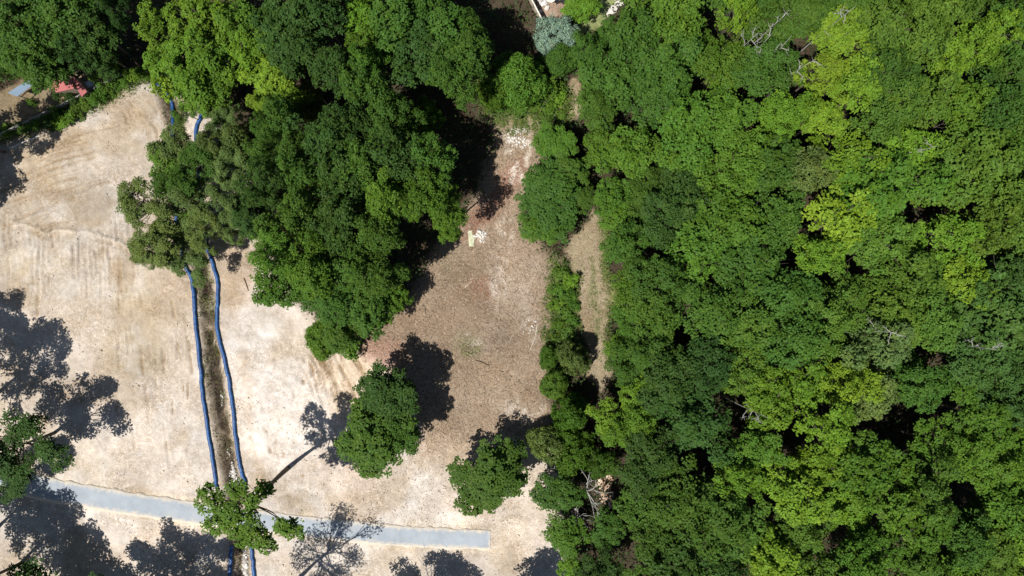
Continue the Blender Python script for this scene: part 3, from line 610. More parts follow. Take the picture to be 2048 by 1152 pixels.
# the middle wood
MID = [(320,60,60,13,"poplar","lg"),(405,40,62,13,"poplar","lg"),(340,130,52,11,"poplar","lm"),(410,115,62,12,"oak","lg"),(386,172,46,10,"oak","lg"),(435,170,42,9,"poplar","fr"),(345,180,30,6,"shrub","yl"),
    (490,50,55,13,"oak","fr"),(490,110,45,12,"poplar","lm"),(565,50,66,15,"oak","dk"),(640,30,62,15,"oak","dk"),(610,110,60,14,"oak","dk"),(660,130,55,14,"oak","dk"),(720,25,44,13,"poplar","lm"),(725,100,52,13,"poplar","fr"),(745,130,40,12,"oak","fr"),
    (800,30,66,14,"oak","md"),(870,40,66,14,"oak","md"),(930,80,62,14,"oak","md"),(850,110,66,13,"oak","dk"),(900,150,56,13,"oak","md"),(550,150,55,12,"poplar","yl"),(525,195,40,10,"poplar","yl"),(575,190,42,11,"poplar","lm"),(610,205,46,9,"cedar","gy"),
    (730,180,52,12,"oak","md"),(780,235,56,12,"oak","md"),(850,238,36,8,"cedar","fr"),(700,250,46,11,"oak","dk"),(545,240,44,9,"oak","md"),(490,290,42,9,"cedar","gy"),(560,290,56,12,"oak","md"),(640,280,58,12,"oak","dk"),(720,310,60,12,"oak","md"),(800,310,56,12,"oak","dk"),(870,320,50,11,"oak","md"),
    (600,350,56,12,"oak","md"),(680,365,56,12,"oak","dk"),(760,385,60,12,"oak","fr"),(840,390,58,11,"oak","fr"),(890,425,48,9,"oak","fr"),(530,370,52,11,"oak","dk"),(500,420,44,9,"oak","dk"),(590,430,60,12,"oak","md"),(670,450,56,12,"oak","dk"),(740,470,56,11,"oak","md"),
    (540,500,56,10,"oak","fr"),(620,520,60,11,"oak","fr"),(700,530,58,11,"oak","md"),(770,540,52,10,"oak","md"),(560,575,50,9,"oak","fr"),(650,600,56,10,"oak","md"),(730,600,56,10,"oak","md"),(775,610,42,8,"oak","fr"),(690,655,44,8,"oak","md"),(645,678,42,5,"cedar","fr"),(695,690,26,4,"shrub","fr")]
MID = [(u, v, rp, max(h, 14.2 + (u*7 + v*3) % 23/10), k, c) if v < 545 and u > 520 and k == "oak" else (u, v, rp, h, k, c) for (u, v, rp, h, k, c) in MID]
wood(MID, "the middle wood", "trees of the wood between pad and clearing")
# thin trees over the ditch
LEFTW = [(342,298,50,10,"thin","gy"),(432,280,46,11,"thin","gy"),(455,325,54,11,"thin","gy"),(390,335,56,11,"thin","md"),(325,335,44,9,"oak","fr"),(368,224,26,6,"thin","ol"),(445,235,40,8,"thin","gy"),(350,375,44,10,"oak","md"),
    (284,415,60,11,"thin","gy"),(375,405,58,10,"thin","gy"),(316,488,62,11,"thin","gy"),(405,455,50,10,"thin","gy"),(365,520,50,9,"thin","gy"),(455,400,46,10,"thin","gy"),(350,450,48,8,"thin","ol"),(296,505,40,8,"thin","gy"),(460,465,30,8,"thin","gy")]
wood(LEFTW, "the ditch grove", "open-crowned trees over the ditch")
# neighbour's yard, top left
YARD = [(30,40,70,14,"oak","md"),(110,30,66,14,"oak","md"),(175,60,52,13,"oak","dk"),(60,110,58,12,"oak","md"),(140,92,50,12,"oak","dk"),(12,128,30,9,"oak","fr"),(80,128,30,9,"oak","md"),(196,104,38,10,"oak","dk"),(-25,90,50,12,"oak","dk"),(225,25,40,13,"thin","dk"),(205,150,18,4,"shrub","fr"),(230,133,16,3.5,"shrub","fr")]
wood(YARD, "the yard", "trees round the neighbouring yard")
# single trees
tree(778,790,60,10,"dense","dk","dark oak in the clearing, the upper of the touching pair beside a round shadow")
tree(740,876,78,10.5,"dense","md","broad green oak, lower of the touching pair between road and clearing")
tree(800,868,46,9.5,"dense","md","smaller green crown on the clearing side of the broad oak")
tree(985,956,76,8,"dense","md","round bushy oak standing alone above the end of the road")
tree(1100,398,70,7.5,"dense","md","low wide tree bulging into the clearing beside the red soil")
tree(1086,450,46,6,"oak","fr","low leafy tree above the start of the mown track")
tree(1112,288,42,6,"dense","fr","rounded green tree right of the chalk scrapes")
tree(1130,345,46,7,"dense","md","bushy green tree between the chalk scrapes and the big wood")
tree(1160,402,34,6,"oak","md","small tree at the top of the mown track")
tree(1035,160,62,8,"cedar","fr","large fluffy fresh green tree below the garden fence")
tree(985,185,34,6,"cedar","fr","small fluffy green tree left of the large fluffy one")
tree(1110,66,42,7,"cedar","sv","silvery blue-green willow at the corner of the garden fence")
tree(1118,118,36,5,"cedar","md","green bushy tree just below the silvery willow")
tree(1100,175,26,3.5,"shrub","fr","leafy green shrub at the head of the clearing")
tree(1160,10,30,5,"oak","lm","lime green tree between the garden patio and the lawn")
tree(1146,716,36,6.5,"cedar","gy","round pale cedar with a round shadow on the mown track")
tree(1108,772,32,4.5,"cedar","ol","small soft olive cedar at the clearing edge, below the round cedar")
tree(1100,715,22,3.5,"cedar","fr","little green cedar left of the round pale cedar")
tree(1142,825,40,8,"cedar","fr","tall green cedar between the clearing and the lime trees of the wood")
tree(1090,885,40,6.5,"cedar","gy","grey-green cedar in the shade above the bushy oak")
tree(1150,900,44,7,"cedar","fr","green cedar right of the grey-green one, above the rubble")
tree(1112,985,44,6,"oak","md","low tree on the edge of the sand left of the dead tree")
tree(1140,1075,48,6,"oak","fr","low leafy tree below the dead tree on the edge of the sand")
tree(1205,925,30,6,"cedar","md","narrow cedar above the brown rubble")
tree(1215,1060,40,7,"oak","md","small green tree at the foot of the brown rubble")
tree(1140,1135,30,6,"poplar","lm","small lime green tree at the bottom edge below the sand")
tree(1200,1140,50,9,"oak","dk","dark tree at the bottom edge right of the small lime one")
# trees at the left and bottom borders whose shadows fall on the sand and the road
def by_base(u, v, rad, h, kd, col, label, lean=None): x, y, _ = P(u, v); return plant_at(x, y, rad, h, kd, col, label, "tree", None, lean=lean)
by_base(-6,788,5.9,17,"thin","md","tall tree past the left edge whose forked shadow crosses the pale sand")
by_base(-75,705,4.6,16,"thin","md","tree past the left edge whose shadow touches the sand above the forked one")
by_base(108,866,5.6,12,"thin","dk","leaning tree at the left edge whose branchy shadow lies above the road")  # dark leaf colour stands in for the shaded side of this crown
by_base(66,940,3.8,7,"thin","dk","low green tree overhanging the left end of the road")  # shade on the crown's visible side is put into the dark leaf colour
by_base(40,1128,5.6,15,"thin","md","tree at the bottom left corner throwing a shadow over the road")
by_base(120,1180,5.0,11,"oak","dk","dark tree below the bottom left corner shading the verge")
by_base(-10,1060,5.0,12,"oak","dk","dark tree at the left edge below the road")
by_base(262,1180,5.8,15,"thin","md","tree under the bottom edge whose shadow covers the road left of the socks")
by_base(350,1210,5.2,15,"thin","md","second tree under the bottom edge shading the road beside the socks")
by_base(215,1215,4.2,8,"oak","dk","low dark tree under the bottom edge left of the socks")
by_base(590,1165,6.2,16,"bare","md","sparse tree under the bottom edge whose twiggy shadow crosses the road")
by_base(828,1205,5.0,12,"thin","md","tree under the bottom edge shading the right end of the road")
by_base(1020,1225,4.4,11,"oak","dk","tree under the bottom edge shading the sand left of the lime tree")
by_base(10,304,4.3,16.5,"thin","md","tree at the left edge dappling the yard below the blue-grey roof")
by_base(-90,420,4.0,12,"oak","dk","tree past the left edge dappling the sand beside the pushed ridge")
by_base(-75,330,4.2,13,"oak","dk","tree past the left edge shading the end of the rail fence")
x, y, _ = P(575, 937)
plant_at(x, y, 4.9, 19, "slender", "ol", "tall slender tree leaning over the road, its bare trunk on the sand", lean=(0.10, 0.0, 0.6))

def sock_material():
    m, N, L, B = new_mat("blue_fabric"); tc = N.new("ShaderNodeTexCoord"); p = tc.outputs["Object"]
    c = mix_rgb(N, L, 'MIX', maprange(N, L, noise_n(N, L, 1.1, 5, 0.6, p), 0.35, 0.65, 0, 1), (0.0015, 0.035, 0.14), (0.003, 0.075, 0.24))
    c = mix_rgb(N, L, 'MIX', maprange(N, L, noise_n(N, L, 2.6, 7, 0.65, p), 0.55, 0.75, 0, 0.4), c, (0.16, 0.17, 0.18))
    L.new(c, B.inputs["Base Color"]); B.inputs["Roughness"].default_value = 0.5
    bn = N.new("ShaderNodeBump"); bn.inputs["Strength"].default_value = 0.7; bn.inputs["Distance"].default_value = 0.06; L.new(noise_n(N, L, 7, 5, 0.6, p), bn.inputs["Height"]); L.new(bn.outputs[0], B.inputs["Normal"])
    return m
M_SOCK = sock_material()
def sock(pts, label, r=0.21):
    c = spline([P(*p)[:2] for p in pts], 26); n = 12; V = []; rr = np.random.default_rng(len(pts)*31)
    t = np.gradient(c, axis=0); t /= np.linalg.norm(t, axis=1)[:, None]; nr = np.stack([-t[:,1], t[:,0]], 1)
    s = np.arange(len(c)); zz = np.array([gz(a, b) for a, b in c]); zz = np.convolve(np.pad(zz, 6, 'edge'), np.ones(13)/13, 'valid')
    c = c + nr*((fbm(s*0.35, s*0+3, 3, 3, 1)-0.5)*0.22)[:, None]
    endk = np.minimum(1, np.minimum(s, len(c)-1-s)/3 + 0.35)
    for i in range(len(c)):
        for j in range(n):
            th = j*2*math.pi/n; q = r*endk[i]*(1 + 0.10*math.sin(i*1.9 + 3*math.sin(i*0.37)) * (0.5+0.5*math.cos(th*2+i)) + rr.normal(0, 0.02))
            V.append((c[i,0]+nr[i,0]*q*1.12*math.cos(th), c[i,1]+nr[i,1]*q*1.12*math.cos(th), zz[i] + r*0.75 + q*0.85*math.sin(th)))
    F = [(i*n+j, i*n+(j+1)%n, (i+1)*n+(j+1)%n, (i+1)*n+j) for i in range(len(c)-1) for j in range(n)] + [tuple(range(n)), tuple((len(c)-1)*n+j for j in range(n))[::-1]]
    return tag(mesh_obj("sediment_sock", V, F, M_SOCK, smooth=True), label, "sediment sock", "blue sediment socks along the ditch")
sock([(306,164),(318,172),(334,196),(340,230),(346,320),(352,420),(368,520),(384,560),(390,610),(393,660),(400,730),(407,800),(419,880),(430,950),(433,978)], "long blue sediment sock on the left side of the ditch")
sock([(412,215),(404,232),(393,262),(396,320),(404,390),(412,480),(425,525),(436,570),(434,640),(442,690),(455,745),(465,810),(471,870),(480,930),(490,965),(489,982)], "long blue sediment sock on the right side of the ditch")
sock([(463,1092),(461,1112),(459,1150),(456,1190)], "short blue sock below the road, the left of two")
sock([(503,1088),(505,1112),(508,1150),(512,1190)], "short blue sock below the road, the right of two")

# ------------------------------------------------------------------ scatter that nobody could count
def at_grid(arr, x, y):
    i = np.clip(np.searchsorted(ay, y), 1, ny-1); j = np.clip(np.searchsorted(ax, x), 1, nx-1); return arr[i, j]
def scatter(mask, n, r, u0=-40, u1=2090, v0=-20, v1=1180):
    xs = []; ys = []; got = 0
    while got < n:
        u = r.uniform(u0, u1, n*2); v = r.uniform(v0, v1, n*2); x = (u-1024)*PX; y = (576-v)*PX
        k = r.random(n*2) < at_grid(mask, x, y); xs.append(x[k]); ys.append(y[k]); got += k.sum()
        if k.sum() == 0: break
    x = np.concatenate(xs)[:n]; y = np.concatenate(ys)[:n]; return x, y, at_grid(Z, x, y)
def speck_mat(name, col, col2, rough=0.9):
    m, N, L, B = new_mat(name); at = N.new("ShaderNodeAttribute"); at.attribute_name = "leafvar"
    c = mix_rgb(N, L, 'MIX', at.outputs["Fac"], col, col2); L.new(c, B.inputs["Base Color"]); B.inputs["Roughness"].default_value = rough; return m
PRISM = (np.array([[-.5,-.5,0],[-.5,.5,0],[-.5,0,1],[.5,-.35,0],[.5,.35,0],[.5,0,.8]]), [(0,2,1),(3,4,5),(0,1,4,3),(1,2,5,4),(2,0,3,5)])
OCTA = (np.array([[1,0,0],[0,1,0],[-1,0,0],[0,-1,0],[0,0,1],[0,0,-1]], float), [(0,1,4),(1,2,4),(2,3,4),(3,0,4),(1,0,5),(2,1,5),(3,2,5),(0,3,5)])
t_ = (1+5**.5)/2
ICO = (np.array([[-1,t_,0],[1,t_,0],[-1,-t_,0],[1,-t_,0],[0,-1,t_],[0,1,t_],[0,-1,-t_],[0,1,-t_],[t_,0,-1],[t_,0,1],[-t_,0,-1],[-t_,0,1]])/1.9,
       [(0,11,5),(0,5,1),(0,1,7),(0,7,10),(0,10,11),(1,5,9),(5,11,4),(11,10,2),(10,7,6),(7,1,8),(3,9,4),(3,4,2),(3,2,6),(3,6,8),(3,8,9),(4,9,5),(2,4,11),(6,2,10),(8,6,7),(9,8,1)])
def bits(name, shape, pos, size, mat, r, label, jit=0.0, tilt=0.12):
    """many small solids in one mesh of kind stuff; size (n,3)"""
    V0, F0 = shape; n = len(pos); V = np.repeat(V0[None], n, 0)
    if jit: V = V*(1 + r.uniform(-jit, jit, (n, len(V0), 1)))
    V = V*size[:, None, :]; a = r.uniform(0, 6.283, n); c, q = np.cos(a)[:, None], np.sin(a)[:, None]
    X = V[..., 0]*c - V[..., 1]*q; Y = V[..., 0]*q + V[..., 1]*c; Zz = V[..., 2] + X*r.normal(0, tilt, n)[:, None] + Y*r.normal(0, tilt, n)[:, None]
    P3 = np.stack([X, Y, Zz], -1) + pos[:, None, :]
    F = []; me = bpy.data.meshes.new(name); k = len(V0)
    tri = np.array([f for f in F0 if len(f) == 3]); qd = [f for f in F0 if len(f) == 4]
    tri = np.concatenate([tri] + [np.array([[f[0],f[1],f[2]],[f[0],f[2],f[3]]]) for f in qd]) if qd else tri
    FF = (tri[None] + (np.arange(n)*k)[:, None, None]).reshape(-1, 3); me_fill(me, P3.reshape(-1, 3), FF); me.materials.append(mat)
    at = me.attributes.new("leafvar", 'FLOAT', 'FACE'); at.data.foreach_set("value", np.repeat(r.random(n), len(tri)).astype(np.float32))
    o = bpy.data.objects.new(name, me); COL.objects.link(o); return kind(o, "stuff", label)
r = np.random.default_rng(77)
soft_chip = np.clip(chip*0.9 + 0.10*bare*m_disc(880,900,230,190,0.6) + 0.5*trk, 0, 1)
n = 24000; x, y, z = scatter(soft_chip, n, r, 640, 1240, 140, 1100)
bits("wood_chips", PRISM, np.stack([x, y, z], 1), np.stack([r.gamma(2.2, 0.09, n)+0.06, r.uniform(0.03, 0.08, n), r.uniform(0.02, 0.06, n)], 1), speck_mat("chips", (0.11,0.07,0.045), (0.52,0.42,0.31)), r, "wood chips and twigs strewn over the clearing")
n = 7000; x, y, z = scatter(np.clip(bare*(1-chip), 0, 1)*(rd > 24)*(0.02+0.98*sstep(0.5,0.66,fbm(GX,GY,4,5,5,0.6))), n, r, -30, 1150, 150, 1180)
q = r.gamma(1.4, 0.02, n)+0.02
bits("earth_clods", OCTA, np.stack([x, y, z+q*0.3], 1), np.stack([q, q*r.uniform(0.6,1,n), q*0.7], 1), speck_mat("clods", (0.38,0.31,0.23), (0.54,0.47,0.38)), r, "small clods on the graded earth", 0.2)
def rubble(name, spots, mat, label):
    pos = []; sz = []
    for (u, v, ru, rv, n, a) in spots:
        d = r.normal(size=(n, 2))*0.5; 
        for i in range(n):
            g = G(u + d[i,0]*ru, v + d[i,1]*rv); w = a*r.gamma(3, 0.33)*np.array((1, r.uniform(0.6,1), r.uniform(0.4,0.8))); pos.append(g + (0,0,w[2]*0.25)); sz.append(w)
    return bits(name, ICO, np.array(pos), np.array(sz), mat, r, label, 0.22)
rubble("riprap", [(463,950,7,12,110,0.11),(466,968,17,15,330,0.11),(461,935,4,8,30,0.09),(486,1130,6,26,220,0.13),(452,905,6,14,16,0.08),(440,800,8,16,30,0.08)], speck_mat("white_stone", (0.30,0.27,0.24), (0.66,0.63,0.60)), "white stones dumped in the ditch above the road")
rubble("brick_rubble", [(1208,960,13,16,170,0.17),(1212,990,11,12,110,0.17),(1222,935,9,8,60,0.16),(1214,1030,10,16,80,0.16),(1225,1010,8,10,50,0.14)], speck_mat("brown_rubble", (0.26,0.15,0.09), (0.62,0.5,0.38)), "brown and cream rubble between the dead tree and the wood")
rubble("chalk_rubble", [(962,471,11,10,150,0.10),(1034,262,16,8,90,0.09),(1024,280,16,12,120,0.09),(1046,285,6,14,50,0.09),(1062,655,18,20,40,0.06),(1046,818,24,10,40,0.06),(1028,362,16,16,40,0.06)], speck_mat("chalk", (0.38,0.34,0.29), (0.68,0.65,0.6)), "white stony rubble lying in the clearing")

def blades(name, mask, n, col, label, size, hmax, r, up, u0=-40, u1=2090, v0=-20, v1=1180, aspect=0.4):
    x, y, z = scatter(mask, n, r, u0, u1, v0, v1); h = hmax*r.random(n)**1.5
    cl = fbm(x, y, 1.2, 3, 3); keep = cl > 0.36; x, y, z, h, cl = x[keep], y[keep], z[keep], (h*(0.4+1.6*(cl-0.3)))[keep], cl[keep]
    me = leaf_mesh(name, np.stack([x, y, z+0.03+h], 1), r.normal(size=(len(x),3))*0.6 + (0,0,up), size, aspect, np.clip((cl-0.3)*1.4 + 0.4*r.random(len(x)), 0, 1), r)
    o = bpy.data.objects.new(name, me); COL.objects.link(o); o.color = (*col, 1); return kind(o, "stuff", label)
woodm = np.clip(1 - np.maximum.reduce([bare, chip, trk, bank, yard, gard, lawn]), 0, 1)
blades("undergrowth", woodm, 85000, (0.035,0.065,0.02), "dark undergrowth on the woodland floor", 0.34, 1.9, r, 0.9, aspect=0.6)
headm = m_poly([(950,160),(1135,150),(1145,250),(1095,275),(1000,252),(965,215)], 14)
blades("weeds", np.clip(wd*1.0 + bank*0.9 + headm*0.9, 0, 1), 26000, (0.095,0.155,0.03), "low weeds beside the track, on the bank and at the head of the clearing", 0.22, 0.5, r, 0.8, -30, 1190, 90, 780)
ditchm = (1-sstep(10, 24, dd))*sstep(0.46, 0.58, fbm(GX,GY,2.0,4,6))*sstep(960, 780, W) + 0.10*(1-sstep(16,30,dd))
blades("ditch_grass", ditchm, 6500, (0.11,0.125,0.04), "tufts of grass growing in the ditch", 0.2, 0.3, r, 0.5, 300, 520, 150, 1170)
trke = np.clip(m_line([(1208,450),(1214,560),(1222,640),(1222,720)], 12, 8) + m_line([(1156,540),(1158,640),(1170,700)], 5, 5)*0.6 + m_line([(1182,520),(1190,600),(1200,680)], 5, 5)*0.5 + m_disc(945,692,30,22)*0.4, 0, 1)
blades("grass", trke, 7000, (0.13,0.175,0.05), "thin grass along the mown track", 0.16, 0.2, r, 0.5, 900, 1240, 400, 780)

n = 2600; x, y, z = scatter((1-sstep(4, 16, dd))*sstep(0.4,0.55,fbm(GX,GY,1.6,4,1)), n, r, 300, 520, 450, 1170)
bits("ditch_brush", PRISM, np.stack([x, y, z+0.02], 1), np.stack([r.gamma(2.2, 0.14, n)+0.1, r.uniform(0.02, 0.06, n), r.uniform(0.02, 0.06, n)], 1), speck_mat("brush", (0.035,0.025,0.016), (0.17,0.13,0.09)), r, "dark twigs and roots lying in the ditch", 0, 0.35)
n = 420; x, y, z = scatter(chip, n, r, 640, 1240, 140, 1100)
bits("fallen_twigs", PRISM, np.stack([x, y, z+0.01], 1), np.stack([r.gamma(3, 0.22, n)+0.25, r.uniform(0.04, 0.09, n), r.uniform(0.04, 0.09, n)], 1), speck_mat("twigs", (0.10,0.07,0.045), (0.56,0.48,0.38)), r, "longer twigs scattered over the clearing")
# ------------------------------------------------------------------ shrubs one can tell apart
def shrubs(spots, text, group):
    for i, (u, v, rp, h, c) in enumerate(spots): tree(u, v, rp, h, "shrub", c, text.format(ORD[i], CW[c]), "shrub", group)
shrubs([(14,262,14,1.3,"lg"),(45,254,13,1.4,"md"),(68,248,13,1.6,"fr"),(94,240,17,2.0,"dk"),(112,228,15,2.0,"fr"),(118,244,16,1.8,"lm"),(136,232,15,1.6,"fr"),(152,222,14,1.5,"ol"),(172,208,14,1.6,"ol"),(184,196,17,2.0,"fr"),(200,184,16,1.9,"fr"),(214,178,14,1.7,"ol"),(226,168,14,1.6,"fr"),(244,160,15,1.6,"fr"),(262,152,14,1.6,"lm"),(280,146,14,1.7,"fr"),(296,142,13,1.8,"fr"),(315,152,15,2.2,"lm")],
       "{1} bush on the weedy bank above the pad, {0} from its left end", "bushes on the weedy bank")
shrubs([(125,186,16,2.2,"dk"),(140,196,13,1.8,"dk"),(60,205,10,1.2,"md")], "{1} bush in the yard below the red roofs, {0} from the weedy bank", "bushes in the yard")
shrubs([(1122,548,17,1.5,"ol"),(1140,560,16,1.6,"lm"),(1116,578,16,1.4,"fr"),(1136,590,17,1.6,"fr"),(1148,612,12,1.3,"fr"),(1112,606,15,1.3,"lm"),(1130,622,16,1.5,"ol"),(1144,642,14,1.4,"fr"),(1118,650,14,1.3,"fr"),(1134,668,14,1.4,"ol"),(1110,676,11,1.1,"fr"),(1100,700,10,1.0,"ol")],
       "{1} bush in the weed strip beside the mown track, {0} counting down", "bushes of the weed strip")
shrubs([(1004,212,17,1.4,"fr"),(1040,218,14,1.2,"ol"),(1072,204,16,1.4,"fr"),(1098,214,16,1.6,"fr"),(1118,196,15,1.6,"lm"),(1090,236,13,1.1,"ol"),(1122,228,13,1.2,"ol")], "{1} bush at the head of the clearing, {0} counting from its left", "bushes at the head of the clearing")

# ------------------------------------------------------------------ dead trees
def dead_tree(u, v, z, h, nb, spread, label, seed, thick=1.0):
    """bleached snag; u, v is where its bare top shows"""
    q = np.random.default_rng(seed); x, y, _ = P(u, v, z); t = thing("dead_tree", label, "dead tree", (x, y, gz(x, y)-0.1), 0, "bleached dead trees")
    m = MB(); k = np.linspace(0, 1, 7); tp = np.column_stack([0.4*np.sin(k*2)*q.normal(), 0.4*np.sin(k*3)*q.normal(), k*h]); m.tube(tp, 0.16*thick*(1.15-k), 6); m.build("trunk", M_DEAD, t, True)
    for i in range(nb):
        b = MB(); f = q.uniform(0.6, 0.98); a0 = np.array([np.interp(f, k, tp[:, j]) for j in range(3)]); an = q.uniform(0, 6.283); L = spread*q.uniform(0.5, 1.1)
        e = a0 + np.array((math.cos(an)*L, math.sin(an)*L, q.uniform(0.0, 0.6)*L)); c = spline([a0, (a0+e)/2 + q.normal(0, 0.25, 3), e], 4); b.tube(c, np.linspace(0.075, 0.025, len(c))*thick, 5)
        for _ in range(4):
            h0 = c[q.integers(3, len(c)-1)]; e2 = h0 + (e-a0)*q.uniform(0.2,0.5) + q.normal(0, 0.22*spread, 3)*(1,1,0.5); b.tube(spline([h0, (h0+e2)/2+q.normal(0,0.08,3), e2], 3), np.linspace(0.04, 0.014, 7)*thick, 4)
        b.build("branch", M_DEAD, t, True)
dead_tree(1172,985,4.5,5.0,7,2.6,"bleached dead tree with long bare limbs between the sand and the rubble",1)
dead_tree(1150,1038,3.0,3.4,12,1.7,"tangle of grey dead branches on the edge of the sand",2)
for i, (u, v, z, lb) in enumerate([(1560,30,17.5,"grey dead crown poking through the wood near the top edge, left of two"),(1715,12,18,"long grey dead limbs at the top edge above the yellow trees"),(1508,68,17,"pale dead crown in the upper wood, left of the row of bare tops"),
        (1542,66,16.5,"small pale dead crown in the upper wood, middle of the row of bare tops"),(1584,70,17,"pale forked dead crown in the upper wood, right of the row of bare tops"),(1640,118,16.5,"pale dead limb beside the yellow trees of the upper wood"),
        (1800,665,17,"grey dead twigs among the grey-green crowns on the right"),(1530,835,16.5,"pale dead crown in the lower middle of the big wood"),(1985,700,17.5,"grey dead limb at the right edge of the big wood"),(1875,292,17,"grey dead twigs beside the dark gap in the upper right wood")]):
    dead_tree(u, v, z, z, 5, 1.25, lb, 30+i, 0.6)

# ------------------------------------------------------------------ sticks and boards on the ground
M_STICK = simple_mat("dry_wood", (0.50, 0.43, 0.34), 0.85, 0.25, 5); M_LOG = simple_mat("old_log", (0.20, 0.14, 0.09), 0.9, 0.3, 5)
M_PALE = simple_mat("pale_board", (0.62, 0.58, 0.5), 0.8, 0.15, 4); M_YEL = simple_mat("yellow_board", (0.42, 0.43, 0.29), 0.85, 0.35, 3)
def stick(a, b, rad, mat, name, label, cat):
    p0 = G(*a, rad*0.8); p1 = G(*b, rad*0.8); m = MB(); md = (p0+p1)/2 + r.normal(0, 0.08, 3)*(1,1,0); md[2] = max(p0[2], p1[2], md[2]); c = spline([p0, md, p1], 5); m.tube(c, np.linspace(rad*1.2, rad*0.75, len(c)), 7)
    for _ in range(2):
        h0 = c[r.integers(2, len(c)-2)]; m.tube([h0, h0 + np.array((*r.normal(0, 0.22, 2), 0.06))], [rad*0.5, rad*0.3], 5)
    return tag(m.build(name, mat, smooth=True), label, cat)
stick((1075,645),(1061,698),0.05,M_STICK,"fallen_pole","long pale straight pole lying beside the white rubble patch","pole")
stick((952,722),(976,732),0.10,M_LOG,"fallen_log","short dark log lying in the clearing right of the round shadow","log")
stick((487,556),(496,582),0.06,M_LOG,"fallen_branch","thin dark branch on pink earth beside the right blue sock","branch")
stick((470,596),(490,589),0.04,M_STICK,"fallen_branch","thin straw-coloured branch near the top of the right blue sock","branch")
stick((492,966),(507,982),0.04,M_STICK,"fallen_stick","pale stick leaning from the lower end of the right blue sock","stick")
stick((430,678),(423,698),0.04,M_STICK,"fallen_stick","pale stick lying across the ditch between the blue socks","stick")
stick((1085,700),(1092,720),0.04,M_STICK,"fallen_stick","short pale stick at the clearing edge left of the little cedar","stick")
stick((1005,555),(1012,566),0.05,M_STICK,"fallen_stick","short pale stick in the middle of the clearing","stick")
stick((930,575),(944,562),0.045,M_STICK,"fallen_stick","pale stick on the reddish earth of the clearing","stick")
stick((1088,935),(1094,946),0.06,M_STICK,"fallen_stick","short pale stick on the neck of sand right of the bushy oak","stick")
stick((720,668),(735,660),0.05,M_STICK,"fallen_stick","pale stick on the red chips below the middle wood","stick")
def board(corners, th, mat, name, label, cat="board", dz=0.06):
    p = np.array([G(*c, dz) for c in corners]); p[:, 2] = p[:, 2].max() + np.array([0, 0.01, 0.02, 0.015, 0, 0.01, 0.01, 0.02])[:len(p)]; n = len(p)
    V = np.concatenate([p, p - (0, 0, th)]); return tag(mesh_obj(name, V, [tuple(range(n))[::-1] if False else tuple(range(n)), tuple(range(n, 2*n))[::-1]] + [(i, i+n, (i+1) % n + n, (i+1) % n) for i in range(n)], mat), label, cat)
board([(938,493),(937,478),(936,462),(944,461),(946,474),(949,477),(948,493)][::-1], 0.05, M_YEL, "yellow_board", "pale yellow board lying beside white rubble in the clearing")
board([(20,298),(19,296),(79,270),(80,273)][::-1], 0.06, M_PALE, "pale_plank", "long pale plank on the sand below the weedy bank", "plank")

# ------------------------------------------------------------------ the neighbour's yard
M_POST = simple_mat("weathered_post", (0.30, 0.27, 0.23), 0.9, 0.25, 5); M_RAIL = simple_mat("grey_rail", (0.33, 0.32, 0.29), 0.8, 0.2, 4)
fa, fb = P(-30, 292)[:2], P(262, 150)[:2]; fl = math.hypot(fb[0]-fa[0], fb[1]-fa[1]); fz = math.atan2(fb[1]-fa[1], fb[0]-fa[0])
fence = thing("rail_fence", "weathered grey rail fence half hidden in the bank weeds", "fence", (fa[0], fa[1], 0), fz)
nsp = 9; sp = fl/nsp
for i in range(nsp+1):
    m = MB(); m.box((i*sp, 0, 0.45), (0.13, 0.13, 1.2), rz=0.05*i); m.build("post", M_POST, fence)
for i in range(nsp):
    for zz in (0.3, 0.62, 0.94):
        m = MB(); m.box((i*sp+sp/2, 0.095, zz + r.normal(0, 0.02)), (sp*0.99, 0.05, 0.15), ry=r.normal(0, 0.012), rz=r.normal(0, 0.008)); m.build("rail", M_RAIL, fence)

